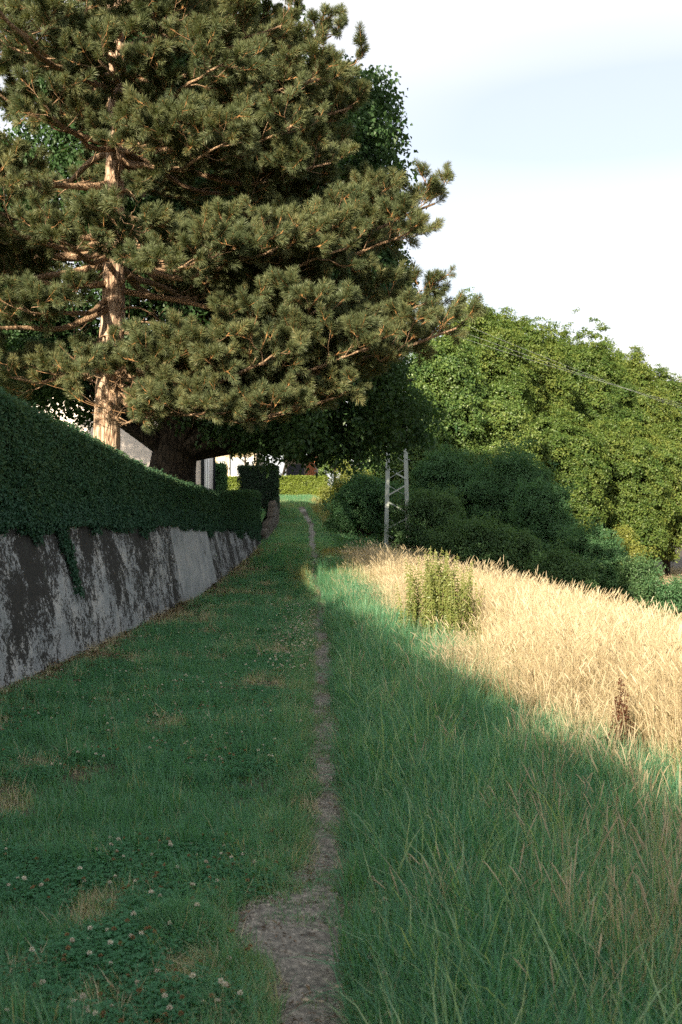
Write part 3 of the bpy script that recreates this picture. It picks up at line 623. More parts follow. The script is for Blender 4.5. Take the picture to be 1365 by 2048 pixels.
    # branches the photograph shows, by where they end
    seen = [  # z at trunk, tip px, py, depth, radius, foliage from
        (7.3, (900, 350), 21.0, .085, .40), (7.0, (850, 410), 20.0, .07, .5), (7.8, (780, 345), 23.0, .06, .5), (7.1, (720, 440), 19.4, .07, .5), (7.0, (560, 440), 18.9, .07, .55), (7.2, (420, 450), 18.5, .05, .55),
        (5.6, (888, 548), 21.2, .08, .5), (5.2, (943, 600), 20.6, .09, .5), (4.9, (860, 640), 22.3, .07, .5), (5.0, (760, 640), 19.4, .07, .55), (5.3, (650, 560), 19.2, .07, .6), (6.4, (640, 520), 20.5, .06, .6),
        (4.5, (712, 770), 20.3, .075, .55), (4.4, (560, 805), 19.4, .065, .55), (4.5, (650, 720), 21.0, .06, .55), (4.4, (430, 800), 18.8, .05, .55), (4.2, (275, 815), 19.2, .04, .6), (4.7, (540, 690), 18.8, .06, .6),
        (4.9, (20, 700), 20.2, .06, .35), (5.0, (140, 690), 19.6, .05, .4), (4.9, (335, 670), 19.2, .05, .45), (4.9, (420, 640), 19.0, .05, .6),
        (7.0, (90, 410), 19.0, .06, .5), (7.3, (265, 395), 18.6, .05, .5), (7.1, (-60, 400), 19.6, .07, .45), (6.2, (40, 560), 19.4, .06, .55), (6.0, (-80, 590), 19.5, .07, .5), (6.5, (-60, 470), 20.5, .07, .5),
        (8.5, (-80, 270), 20.5, .08, .6), (9.3, (-40, 120), 20.0, .07, .4), (9.2, (90, 180), 19.2, .06, .5), (9.3, (330, 215), 18.8, .06, .5), (9.0, (450, 230), 18.8, .06, .5),
        (9.0, (690, 270), 20.5, .07, .5), (9.6, (735, 185), 21.4, .07, .45), (9.3, (580, 220), 19.6, .07, .5), (9.9, (725, 105), 22.0, .07, .4), (10.2, (640, 130), 20.0, .06, .45),
        (10.6, (692, 40), 21.6, .06, .4), (10.2, (450, 100), 19.0, .06, .4), (10.4, (200, 90), 18.9, .06, .4), (10.6, (40, 30), 19.6, .06, .4), (11.2, (560, 20), 19.8, .06, .35), (11.2, (330, 0), 19.2, .05, .35)]
    for z0, (px, py), Yt, r0, f0 in seen:
        py += 55 if 4.8 < z0 < 9.1 else (20 if z0 < 4.8 else 30); px -= 30 if px > 680 else 0
        limb(z0, to(px, py, Yt), r0, (f0, 1), 1.0, sag=.35, up=.3, bare=2 if z0 < 9.5 else 0)
    # the rest of the whorls, all round, up to the top
    for z0 in np.r_[4.8, 5.1, 6.9, 7.2, 7.4, np.arange(9.2, 18.6, .55)]:
        for q in range(4 if z0 < 11.5 else 5):
            a = g.random() * 6.283; Ln = np.interp(z0, [4.5, 6, 9, 12, 16, 19], [4.4, 5.4, 5.2, 4.3, 2.8, .8]) * g.uniform(.7, 1.05)
            if z0 < 11.5 and math.sin(a) < -.3 and g.random() < .75: a = -a        # the camera side is set out above
            tp = tr(z0) + R(math.cos(a) * Ln, math.sin(a) * Ln, g.uniform(-.02, .16) * Ln)
            limb(z0, tp, .02 + .011 * Ln, (.5 if z0 < 9 else .35, 1), .62 if z0 < 12 else .5, sag=.3, up=.3)
    # short dead snags low on the trunk and small inner limbs
    for q in range(16):
        z0 = g.uniform(4.4, 9.5); a = g.uniform(-2.9, -.2); d = R(math.cos(a), math.sin(a) * .7, g.uniform(-.1, .45)); L2 = g.uniform(.5, 1.6); u_ = np.linspace(0, 1, 9)
        Q = tr(z0) + d * (u_ * L2)[:, None]; Q[:, 2] += .25 * np.sin(u_ * 2.6) - .35 * u_ ** 2 * L2; mb = MB(); mb.tube(Q, .028 * (1 - .8 * u_) + .003, 6)
        for j in (4, 6): mb.tube(Q[j] + unit(d + g.normal(size=3) * .8) * (u_ * L2 * .4)[:, None], .008 * (1 - .7 * u_), 4, cap=False)
        mb.build('dead_branch', M['pinelimb'], pine, True)
    S = A(S_p); D = A(S_d); T = A(S_t)
    # the side of the trunk that faces the path is clear of shoots in three stretches
    tx = np.interp(S[:, 2], zz, cx); rel = S[:, 0] - tx * S[:, 1] / Yp; clear = (np.abs(rel) < .42) & (S[:, 1] < Yp + .1)
    zs_ = EYE + (S[:, 2] - EYE) * Yp / S[:, 1]; clear &= ((zs_ > 1) & (zs_ < 4.75)) | ((zs_ > 6.0) & (zs_ < 7.5) & (T > .6)) | ((zs_ > 8.3) & (zs_ < 9.1) & (T > .3))
    ts = (S[:, 1] - Yp) / to_sun.y; hx = S[:, 0] - to_sun.x * ts; hz = S[:, 2] - to_sun.z * ts     # nor do shoots shade it there
    clear |= (ts > 0) & (np.abs(hx - np.interp(hz, zz, cx)) < .42) & (T < .85) & (((hz > 2.5) & (hz < 4.6)) | ((hz > 5.9) & (hz < 7.3)) | ((hz > 8.2) & (hz < 9.3)))
    S, D, T = S[~clear], D[~clear], T[~clear]
    print('pine shoots', len(S))
    tint = np.clip(.15 + .5 * T + .35 * (noise(S[:, 0] + S[:, 1], S[:, 2], .8, 4) - .3), 0, 1)
    scatter('needles', S, eul_z(D, g.random(len(S)) * 6.28), g.uniform(.7, 1.15, len(S)), tint, PR['shoot'], pine)
build_pine()

# ------------------------------------------------------------------ broadleaved trees and shrubs
def broadleaf(name, label, cat, base, crown_c, crown_r, pr, nclump, seed, trunk_r=.2, group=None, nlobe=26, lobe=(.26, .40), size=1.0, bark='bark', hang=0., tint0=.45, tintr=.5,
              stems=1, cut=None, weeping=None, zmin=None, bumpy=0., ragged=0.):
    """tapered trunk with limbs into a crown of many uneven leafy lobes. crown_r = half sizes"""
    g = np.random.default_rng(seed); base = np.asarray(base, float); cc = np.asarray(crown_c, float); cr = np.asarray(crown_r, float)
    t_ = thing(name, label, cat, base, group)
    d = rdir(g, nlobe * 3); d = d[d[:, 2] > -.75][:nlobe]; f = g.uniform(.35, .88, len(d)); f[: len(d) // 4] *= .5
    LC = cc + d * cr * f[:, None]; LR = g.uniform(lobe[0], lobe[1], len(d)) * np.cbrt(np.prod(cr))
    if weeping is not None: LC = np.concatenate([LC, weeping[:, :3]]); LR = np.concatenate([LR, weeping[:, 3]])
    mb = MB(); top = cc + R(0, 0, cr[2] * .35)
    for q in range(stems):
        b0 = base + (R(0, 0, 0) if stems == 1 else np.r_[disc(g, 1, .35)[0][:2], 0]); e = top if stems == 1 else cc + g.normal(size=3) * cr * .4
        u_ = np.linspace(0, 1, 14); ax = b0 + (e - b0) * u_[:, None]; ax[:, 0] += .04 * (e - b0)[2] * np.sin(u_ * 5 + q) * u_; ax[:, 1] += .03 * (e - b0)[2] * np.sin(u_ * 4 + q * 2 + 1) * u_
        rr = trunk_r * (1 - .85 * u_) * (1 + .55 * np.exp(-u_ * 22)) if stems == 1 else trunk_r * .5 * (1 - .8 * u_)
        mb.tube(ax, rr, 12 if stems == 1 else 6)
        for i in range(q, len(LC), stems):
            h = np.clip((LC[i, 2] - b0[2]) / max(.1, (e - b0)[2]) - .25, .18, .92); k = h * 13; i0 = min(int(k), 12); s0 = ax[i0] + (ax[i0 + 1] - ax[i0]) * (k - i0)
            v = np.linspace(0, 1, 7); Q = s0 + (LC[i] - s0) * v[:, None]; Q[:, 2] += .12 * np.linalg.norm(LC[i] - s0) * np.sin(v * math.pi) * g.uniform(.2, 1); mb.tube(Q, max(.012, .32 * trunk_r * (1 - h * .6)) * (1 - .8 * v), 5, cap=False)
    mb.build('trunk', M[bark], t_, True)
    w_ = LR ** 2; w_ /= w_.sum(); pick = g.choice(len(LC), nclump, p=w_); dv = rdir(g, nclump); dv[:, 2] = np.where(dv[:, 2] < -.35, -dv[:, 2] * .6, dv[:, 2]); dv = unit(dv)
    rad = LR[pick] * (1.0 - .55 * g.random(nclump) ** 2.2); P = LC[pick] + dv * rad[:, None] * R(1, 1, .78)
    if bumpy:
        m_ = int(nclump * bumpy); q = rdir(g, m_); q[:, 2] = np.where(q[:, 2] < -.6, -q[:, 2], q[:, 2]); lon = np.arctan2(q[:, 1], q[:, 0])
        rr = (.58 + .66 * fbm(lon * 3.2 + seed, q[:, 2] * 5.0, 1.0, seed % 5)) * (1 - .22 * g.random(m_) ** 2); P[:m_] = cc + q * cr * rr[:, None]; dv[:m_] = q
    if ragged: P += (dv * R(1, 1, .6) + R(0, 0, .5)) * (ragged * (g.random(nclump) < .13) * g.random(nclump))[:, None]
    if hang: P[:, 2] -= hang * g.random(nclump) ** 2 * LR[pick]
    if zmin is not None: P[:, 2] = np.maximum(P[:, 2], zmin + .5 * g.random(nclump))
    if cut is not None: keep = cut(P); P = P[keep]; dv = dv[keep]; pick = pick[keep]
    n_ = len(P); lt = g.random(len(LC))[pick]
    nn = dv * .85 + R(0, 0, .5) + g.normal(size=(n_, 3)) * .22
    tint = np.clip(tint0 + tintr * (.6 * (lt - .5) + .5 * (noise(P[:, 0] + P[:, 1] * .6, P[:, 2], 1.1, seed % 7) - .5)) + g.normal(0, .12, n_), 0, 1)
    scatter('crown', P, eul_z(nn, g.random(n_) * 6.28), g.uniform(.75, 1.25, n_) * size, tint, pr, t_)
    return t_
def gz(x, y): return float(ground(x, y))

# the huge dark tree behind the pine
Yb = 30.0; bx = xat(330, Yb)
wp = []
gg = np.random.default_rng(3)
for px, py, Yq, r in [(480, 850, 29, 1.0), (540, 880, 29, .8), (600, 850, 30, 1.0), (560, 820, 28, 1.2), (660, 860, 31, .8), (700, 830, 30, 1.0), (745, 860, 31, .8), (790, 800, 31, 1.0), (820, 730, 31, 1.0), (640, 800, 29, 1.2), (760, 760, 30, 1.2),
                      (760, 560, 31, 1.0), (740, 500, 31, 1.1), (800, 450, 31, .8), (835, 462, 32, .45), (760, 400, 31, 1.2), (780, 290, 32, 1.1), (770, 230, 32, 1.0), (740, 200, 32, 1.0), (700, 300, 31, 1.5), (720, 620, 30, 1.5), (780, 650, 31, 1.0), (800, 620, 31, .9),
                      (690, 730, 30, 1.2), (800, 850, 33, .8), (770, 885, 33, .7), (820, 810, 33, .7), (815, 875, 34, .5), (825, 760, 33, .7), (640, 895, 31, .5), (600, 895, 31, .45), (690, 890, 31, .6), (725, 895, 32, .5), (480, 790, 29, 1.0), (420, 800, 29, .7), (100, 760, 29, 1.2), (30, 730, 28, 1.2), (160, 800, 30, .8), (60, 640, 29, 1.4), (0, 560, 29, 1.4), (300, 780, 30, 1.0), (130, 700, 30, 1.2)]:
    p = at(px, py, Yq); wp.append([*p, r])
broadleaf('broadleaf_tree', 'huge dark broadleaved tree with a thick black trunk behind the pine', 'tree', (bx, Yb, 1.4), (bx + .6, Yb + 2.2, 10.5), (5.7, 4.2, 6.6), PR['dark_tree'], 7600, 11, .74, nlobe=46, lobe=(.25, .36), hang=.8,
          weeping=A(wp), tint0=.45, size=1.0, cut=lambda P: (P[:, 0] < 1.75 + .25 * np.sin(P[:, 2] * 1.7)) | (P[:, 2] < 5.2), bumpy=.2)
broadleaf('broadleaf_tree', 'dark leafy tree at the photo edge behind the left pine boughs', 'tree', (-13.5, 31, 1.5), (-12.5, 31, 8.5), (4.6, 3.2, 6.8), PR['dark_tree'], 2600, 12, .35, nlobe=34, tint0=.25, zmin=2.6)
broadleaf('broadleaf_tree', 'unseen garden tree added to shade the dark trunk', 'tree', (-13, 13, 1.6), (-13, 13, 9.0), (2.6, 3.0, 5.0), PR['dark_tree'], 1500, 13, .35, nlobe=30, size=1.2)  # stands outside the view, added for its shade on the trunk

hedge_box('shading_hedge', 'tall untrimmed conifer hedge in the garden beyond the wall-top hedge', [(-6.4, -24.), (-6.4, 8.6)], lambda y: np.interp(y, [-24, -11, -2, 6.8, 8.6], [8.9, 7.3, 6.5, 5.6, 4.9]), flat(1.6), 1.7, PR['yew'], 9, faces='FTBE', size=2.6, wob=.35)  # out of view; added to cast the shade over path and verge
# sunlit row beyond the field: px of the crown's middle, py of its top, depth, half width in px, kind, words
row = [(955, 645, 70, 100, 'lime', 'tallest tree of the sunlit row, just past the pine bough tip'), (1058, 684, 75, 85, 'lime', 'second tall crown of the sunlit row, right of the tallest'),
       (1168, 700, 80, 90, 'lime', 'domed yellow-green crown rising in the middle of the sunlit row'), (1258, 748, 86, 80, 'lime', 'lower rounded crown sloping down the sunlit row'),
       (1330, 775, 90, 80, 'lime', 'fuller yellow-green crown near the right edge of the picture'), (1372, 752, 97, 40, 'pale', 'thin pale-leaved treetop showing at the right edge of the picture'), (1008, 668, 78, 75, 'lime', 'crown filling the gap between the two tallest trees'), (1112, 705, 84, 75, 'lime', 'crown filling the dip before the domed crown'), (1215, 735, 90, 75, 'lime', 'crown behind the dip after the domed crown'), (1450, 800, 96, 90, 'lime', 'last crown of the sunlit row, cut by the picture edge'),
       (880, 690, 61, 85, 'mid', 'bright mid-green tree standing beside the lattice mast'), (985, 800, 62, 80, 'mid', 'mid-green lower tree in front of the tallest crown'),
       (1110, 850, 69, 95, 'lime', 'broad yellow-green tree low in front of the domed crown'), (1230, 870, 73, 95, 'lime', 'leafy tree with drooping tiers low in the sunlit row'),
       (1335, 880, 76, 90, 'lime', 'dense low tree above the far dry field'), (800, 770, 58, 75, 'mid', 'half-hidden green tree behind the top of the lattice mast')]
for i, (px, py, Yd, hw_, kd, lab) in enumerate(row):
    top = at(px, py, Yd); xz = top[0]; zb = gz(xz, Yd); hw_m = hw_ / FPX * Yd; hz = (top[2] - zb) * .55
    cz = zb + hz * .96; hw_m *= 1.15
    broadleaf('row_tree', lab, 'tree', (xz, Yd, zb), (xz, Yd, cz), (hw_m, min(hw_m, 3.4), hz), PR['lime_tree' if kd == 'lime' else 'mid_tree' if kd == 'mid' else 'pale'], int(3000 * (hw_m * hz / 18.) ** 1.0) if kd != 'pale' else 700, 40 + i, .2,
              'trees of the sunlit row', nlobe=95, lobe=(.13, .23), tint0=.50 + .22 * math.sin(i * 2.4), tintr=1.0, zmin=zb + .15, size=.82, bumpy=.45, ragged=.5)

# shrubs in the shade of the two big trees: px middle, py top, depth, half width px, kind, words
shr = [(735, 950, 45, 70, 'shrub', 'dark shrub behind the left leg of the lattice mast'), (850, 985, 41.5, 85, 'olive', 'domed shaded bush right of the lattice mast'), (905, 905, 52, 95, 'shrub', 'shaded bush rising behind the domed bush'),
       (1020, 893, 50, 90, 'shrub', 'largest shaded shrub, dark blue-green, below the sunlit row'), (1085, 965, 45, 80, 'shrub', 'dark shrub leaning out from the largest shaded shrub'), (960, 1040, 38, 110, 'olive', 'low dull bush behind the nettle clump'),
       (1195, 1040, 40, 70, 'mid', 'feathery green shrub behind the dry grass'), (1120, 1100, 36, 75, 'olive', 'low dark bush just behind the dry grass heads'), (1250, 1055, 47, 40, 'yellow', 'yellow-green sapling beside the far dry field'),
       (1285, 1120, 38, 45, 'olive', 'small bush at the field corner below the sapling'), (1360, 1150, 36, 45, 'mid', 'bush by the picture edge at the end of the dry grass'),
       (700, 925, 56, 52, 'yellow', 'pale sunlit sapling on the bank beside the path'), (662, 965, 64, 26, 'yellow', 'small yellow-green bush at the top of the bank'), (795, 1000, 48, 60, 'shrub', 'dark undergrowth bush inside the lattice mast'),
       (690, 1010, 47, 40, 'shrub', 'rounded dark bush overhanging the path edge')]
KEY = {'shrub': 'shrub', 'olive': 'olive', 'mid': 'bramble', 'yellow': 'yellow'}
for i, (px, py, Yd, hw_, kd, lab) in enumerate(shr):
    top = at(px, py, Yd); xz = top[0]; zb = gz(xz, Yd); hw_m = hw_ / FPX * Yd; hz = max(.4, (top[2] - zb) * .52); cz = zb + hz * .92
    broadleaf('shrub', lab, 'shrub', (xz, Yd, zb - .05), (xz, Yd, cz), (hw_m, max(.7, hw_m * .75), hz), PR[KEY[kd]], int(max(200, 560 * hw_m * hz)) if kd != 'yellow' else int(max(110, 150 * hw_m * hz)), 80 + i, .12, 'shrubs along the field edge', nlobe=44, lobe=(.14, .32), stems=4,
              tint0=.42, zmin=zb + .05, size=.85, bumpy=.15, ragged=.55)
# lit small tree before the cream house
b_ = at(490, 980, 82); broadleaf('garden_tree', 'thin pale-leaved tree in front of the cream house', 'tree', (b_[0], 82, 3.9), (b_[0], 82, 7.2), (2.5, 1.6, 1.5), PR['pale'], 380, 71, .12, nlobe=18, size=.8)
b_ = at(585, 980, 90); broadleaf('garden_tree', 'dark tree hanging over the brick building', 'tree', (b_[0] - 1.2, 90, 3.9), (b_[0], 90, 8.2), (2.6, 1.6, 2.2), PR['olive'], 300, 72, .15, nlobe=18, size=1.3)

b_ = at(668, 980, 112); broadleaf('far_tree', 'distant tree closing the view behind the end of the path', 'tree', (b_[0], 112, 4.0), (b_[0], 112, 8.0), (4.2, 2, 3.6), PR['mid_tree'], 500, 73, .2, nlobe=24, size=1.0)
# ------------------------------------------------------------------ lattice mast and its wires
def build_mast():
    Ym = 41.0; bl = at(771, 1072, Ym); zb = gz(bl[0], Ym) - .2; bl[2] = zb
    mast = thing('lattice_mast', 'grey-green steel lattice power mast standing in the shrubs', 'power mast', bl); zt = 9.6
    def leg(z, s, yb=0):   # s -1 left, +1 right
        k = (z - zb) / (zt - zb); c = xat(794, Ym); h = .415 - .20 * k; return R(c + s * h, Ym + yb, z)
    for s in (-1, 1):      # channel legs: a web and two flanges
        mb = MB(); a, b = leg(zb, s), leg(zt, s); mb.bar(a, b, .145, .012, (0, 1, 0))
        for e in (-1, 1): mb.bar(a + R(e * .067, .075, 0), b + R(e * .067, .075, 0), .012, .138, (0, 1, 0))
        mb.build('leg', M['paint'], mast)
    step = .62; zs = np.arange(zb + .35, zt - .3, step); k = 0
    for z in zs:
        for yo in (-.014, .16):
            s = (1 if k % 2 else -1) * (1 if yo < 0 else -1); a = leg(z + .1, -s, yo); b = leg(z + step - .1, s, yo); MB().bar(a, b, .055 if yo < 0 else .025, .01, (0, 1, 0)).build('brace', M['paint'], mast)
        k += 1
    for z, hwid in ((zt - .25, 1.1), (zt - 1.1, .8)):
        c = leg(z, 0); MB().bar(c + R(-hwid, -.04, 0), c + R(hwid, -.04, 0), .09, .05, (0, 1, 0)).build('crossarm', M['paint'], mast)
    MB().bar(leg(4.05, -1) + R(-.14, -.03, -.06), leg(4.05, -1) + R(.02, -.03, 0), .03, .02, (0, 1, 0)).build('step_iron', M['paint'], mast)
    MB().bar(leg(4.05, 1) + R(.14, -.03, -.06), leg(4.05, 1) + R(-.02, -.03, 0), .03, .02, (0, 1, 0)).build('step_iron', M['paint'], mast)
    for i, dx in enumerate((-1.0, 0.0, 1.0)):
        c = leg(zt - .25, 0) + R(dx, -.04, .045); mb = MB(); q = np.linspace(0, .26, 9); mb.tube(c + np.stack([q * 0, q * 0, q], 1), [.02, .05, .025, .055, .025, .05, .02, .03, .02], 8); mb.build('insulator', M['insul'], mast, True)
        p0 = c + R(0, 0, .26); p1 = at(1365 + 10 * i, 795 + 8 * i, 78) ; p2 = p0 + (p1 - p0) * 1.75; u_ = np.linspace(0, 1, 60); Q = p0 + (p2 - p0) * u_[:, None]; Q[:, 2] -= 3.4 * u_ * (1 - u_) * .55
        cb = MB().tube(Q, .006, 5).build('power_cable', M['cable'], smooth_=True, origin=tuple(p0))
        tag(cb, ['upper thin power cable running from the mast past the sunlit trees', 'middle thin power cable running from the mast past the sunlit trees', 'lower thin power cable running from the mast past the sunlit trees'][i], 'cable', 'power cables')
build_mast()

# ------------------------------------------------------------------ houses
def board_face(parent, a, b, z0, z1, h, m, nrm_, th=.014, gap=.004):
    """lapped boards between plan points a and b"""
    a = np.asarray(a, float); b = np.asarray(b, float); d = unit(b - a); n = R(*nrm_, 0.); Ln = np.linalg.norm(b - a); z = z0
    src = None
    while z < z1 - .02:
        hh = min(h, z1 - z); c = (a + b) / 2 + R(*nrm_) * th * .5; tilt = unit(n * .06 + R(0, 0, 1))
        mb = MB().box(R(c[0], c[1], z + hh / 2), (Ln, th, hh - gap), ax=[R(*d, 0), n, R(0, 0, 1)]); mb.build('board', m, parent); z += h
def build_white_house():
    Yh = 45.0; cA = R(xat(403, Yh), Yh); cB = R(xat(425.5, Yh + 8), Yh + 8); cC = cA + R(-8.0, .9); cD = cB + (cC - cA)
    h = thing('white_house', 'white boarded house with two dark downpipes behind the hedge', 'house', (*cA, 1.6)); z0, z1 = 1.6, 7.3
    cen = (cA + cB + cC + cD) / 4; mb = MB(); q = [cA, cB, cD, cC]; V = [[*(p + (cen - p) * .006), z] for z in (z0, z1) for p in q]; mb.add(A(V), [(0, 1, 5, 4), (1, 2, 6, 5), (2, 3, 7, 6), (3, 0, 4, 7), (4, 5, 6, 7)]); mb.build('wall', M['white_wood'], h)
    def nr(a, b): d = unit(b - a); n_ = R(d[1], -d[0]); return n_ if n_ @ (a - cen) > 0 else -n_
    board_face(h, cC, cA, z0, z1, .21, M['white_wood'], nr(cC, cA)); board_face(h, cA, cB, z0, z1, .21, M['white_wood'], nr(cA, cB))
    mb = MB(); ov = .35; e = [p + (p - cen) * .06 for p in q]; r1 = (e[0] + e[3]) / 2 + (cB - cA) * .12; r2 = (e[1] + e[2]) / 2 - (cB - cA) * .12
    V = [[*p, z1 + .05] for p in e] + [[*r1, z1 + 2.6], [*r2, z1 + 2.6]] + [[*p, z1 - .06] for p in e]
    mb.add(A(V), [(0, 1, 5, 4), (2, 3, 4, 5), (1, 2, 5), (3, 0, 4), (6, 7, 1, 0), (7, 8, 2, 1), (8, 9, 3, 2), (9, 6, 0, 3), (9, 8, 7, 6)]); mb.build('roof', M['rooftile'], h)
    for p, sx in ((cA, .0), (cB, .0)):
        n_ = unit(p - cen); c = p + n_ * .07; mb = MB(); mb.tube([R(*c, z0), R(*c, z1 - .3), R(*(c - n_ * .0 + R(.05, 0)), z1)], .075, 10)
        for z in (z0 + 1.2, z0 + 3.2): mb.tube([R(*c, z), R(*c, z + .05)], .09, 10)
        mb.build('downpipe', M['darkpipe'], h, True)
    n_ = nr(cA, cB); d = unit(cB - cA)
    for k in (2.1, 3.7):
        c = cA + d * k + n_ * .03; mb = MB().box(R(*c, 4.0), (.75, .05, 1.9), ax=[R(*d, 0), R(*n_, 0), R(0, 0, 1)]); wn = mb.build('window', M['whiteframe'], h)
        MB().box(R(*(c + n_ * .028), 4.0), (.52, .012, 1.66), ax=[R(*d, 0), R(*n_, 0), R(0, 0, 1)]).build('pane', M['glass'], wn)
    # chimney
build_white_house()
def build_cream_house():
    Yh = 88.0; x0, x1 = xat(330, Yh), xat(512, Yh); h = thing('cream_house', 'cream rendered house with white windows at the far end', 'house', (x0, Yh, 3.6)); z0, z1 = 3.5, 9.6
    MB().box(((x0 + x1) / 2, Yh + 4, (z0 + z1) / 2), (x1 - x0, 8, z1 - z0)).build('wall', M['cream'], h)
    V = [[x0 - .3, Yh - .4, z1], [x1 + .3, Yh - .4, z1], [x1 + .3, Yh + 8.4, z1], [x0 - .3, Yh + 8.4, z1], [x0 - .3, Yh + 4, z1 + 3], [x1 + .3, Yh + 4, z1 + 3]]
    MB().add(A(V), [(0, 1, 5, 4), (2, 3, 4, 5), (1, 2, 5), (3, 0, 4), (3, 2, 1, 0)]).build('roof', M['rooftile'], h)
    for px, py, w_, hh in ((473, 934, 1.25, 1.5), (443, 921, .5, .45), (500, 932, .6, 1.4), (455, 870, 1.0, 1.2)):
        c = at(px, py, Yh - .03); wn = MB().box(c, (w_, .07, hh)).build('window', M['whiteframe'], h)
        for s in (-1, 1): MB().box(c + R(s * w_ * .24, -.042, 0), (w_ * .40, .012, hh - .22)).build('pane', M['glass'], wn)
        MB().box(c + R(0, -.07, -hh / 2 - .05), (w_ + .2, .2, .07)).build('sill', M['whiteframe'], wn)
    c = at(460, 925, Yh - .06); MB().tube([R(c[0], Yh - .08, z0), R(c[0], Yh - .08, z1)], .06, 8).build('downpipe', M['darkpipe'], h, True)
build_cream_house()
def build_brick():
    Yh = 98.0; x0, x1 = xat(572, Yh), xat(634, Yh); h = thing('brick_building', 'small red brick building with a dark door behind the far hedge', 'building', (x0, Yh, 4.0)); z0, z1 = 3.8, 7.2
    MB().box(((x0 + x1) / 2, Yh + 2.5, (z0 + z1) / 2), (x1 - x0, 5, z1 - z0)).build('wall', M['mortar'], h)
    bx0 = xat(611, Yh); n = 0; src = MB().box((0, 0, 0), (.36, .03, .14)).mesh('brick', M['brickred'])
    for r in range(int((z1 - z0) / .16)):
        for c in range(int((x1 - bx0) / .38) + 1):
            x = bx0 + .19 + c * .38 + (.19 if r % 2 else 0)
            if x + .18 > x1 + .02: continue
            o = bpy.data.objects.new('brick', src); COL.objects.link(o); o.parent = h; o.location = (x - x0, -.012, z0 + .08 + r * .16 - 4.0); n += 1
    MB().box(((x0 + bx0) / 2, Yh - .03, z0 + 1.45), (bx0 - x0 - .25, .08, 2.9)).build('door', M['darkdoor'], h)
    MB().box(((x0 + x1) / 2, Yh + 2.4, z1 + .11), (x1 - x0 + .4, 5.5, .2)).build('roof', M['rooftile'], h)
build_brick()
tp = MB().box((xat(463, 73), 71.5, 3.42), (2.6, 3.2, .06)).build('garden_paving', M['terra']); tag(tp, 'terracotta paving by the garden hedge', kind='structure')
q = MB(); lx = np.linspace(xat(545, 78), xat(662, 78), 24); ly = np.array([75.5, 76.5, 77.5, 78.3]); LX, LY = np.meshgrid(lx, ly, indexing='ij')
tag(q.grid(np.stack([LX, LY, np.maximum(ground(LX, LY), ground(LX, LY)) + .03], 2)).build('lane', M['terra']), 'reddish lane in front of the bright hedge', kind='structure')

# low garden wall of blocks past the end of the concrete wall
lw = thing('garden_wall', 'low weathered block wall edging the path below the box hedge', 'garden wall', (xat(527, 42), 42., gz(xat(527, 42), 42)))
g = np.random.default_rng(8); yb = 41.6; src = [MB().box((0, 0, 0), (.26, .42, .2)).mesh('block', M['block']) for _ in range(1)]
def bevel_block(seed):
    gq = np.random.default_rng(seed); s = R(.13, .21, .098); V = []; 
    for x in (-1, 1):
        for y in (-1, 1):
            for z in (-1, 1): V.append([x * s[0] * gq.uniform(.9, 1.02), y * s[1] * gq.uniform(.94, 1.), z * s[2] * gq.uniform(.92, 1.)])
    m_ = MB(); m_.add(A(V), [(0, 1, 3, 2), (4, 6, 7, 5), (0, 4, 5, 1), (2, 3, 7, 6), (0, 2, 6, 4), (1, 5, 7, 3)]); return m_.mesh('block', M['block'])
src = [bevel_block(i) for i in range(5)]
while yb < 66:
    px_b = np.interp(yb, [41.6, 52, 66], [527, 552, 556]); x = xat(px_b, yb); zb = gz(x + .1, yb) - .1; zt = float(np.interp(yb, [41.6, 48, 49, 57, 66], [1.38, 1.95, 2.45, 2.9, 3.2])); r = 0
    zc = zb + .1
    while zc < zt:
        o = bpy.data.objects.new('block', src[g.integers(5)]); COL.objects.link(o); o.parent = lw; o.location = (x - lw.location.x - .012 * r + g.normal(0, .006), yb + (.21 if r % 2 else 0) - lw.location.y, zc - lw.location.z); o.rotation_euler.z = math.atan2(-(xat(552, 52) - xat(527, 41.6)), 10.4) + g.normal(0, .02); zc += .2; r += 1
    yb += .425

# ------------------------------------------------------------------ grass and herbs
g = np.random.default_rng(1234)
def spread(n, y0, y1, xl, xr, p=1.0):
    u_ = g.random(n); y = y0 * (y1 / y0) ** u_ if p == 1 else (y0 ** (1 - p) + u_ * (y1 ** (1 - p) - y0 ** (1 - p))) ** (1 / (1 - p))
    l, r = xl(y), xr(y); x = l + (r - l) * g.random(n); return x, y
def lay(name, label, x, y, size, tint, pr, tilt=.12, dz=0.0, real=False):
    n = len(x); P = np.stack([x, y, ground(x, y) + dz], 1); nn = R(0, 0, 1) + g.normal(size=(n, 3)) * R(tilt, tilt, 0)
    o = scatter(name, P, eul_z(nn, g.random(n) * 6.28), size, np.clip(tint, 0, 1), pr, real=real); tag(o, label); return o
_XS = [(-4, 5.5), (3, 3.4), (6, 2.6), (7.7, 2.15), (9.6, 1.7), (15.4, 1.35), (20, .6), (24.5, -.15), (29, -.5), (32, -.45), (40, .2)]
def xstraw(y): return np.interp(y, [p[0] for p in _XS], [p[1] for p in _XS])
def dryness(x, y):
    """0 lush .. 1 parched: dry by the wall foot, beside the path and in patches"""
    d = .75 * np.exp(-((x - xwall(y)) / .35) ** 2) + .55 * np.exp(-(np.maximum(path_dist(x, y), 0) / .12) ** 2) + 1.9 * np.clip(fbm(x, y, 1.5, 12) - .54, 0, 1) + .9 * smooth(.58, .74, fbm(x, y, .7, 14))
    return np.clip(d, 0, 1)
lx_ = lambda y: np.maximum(xwall(y) + .03, -.36 * y - 1.2)
lx2 = lambda y: np.where(y < 40, xwall(y) + .03, xgard(y) + .35)
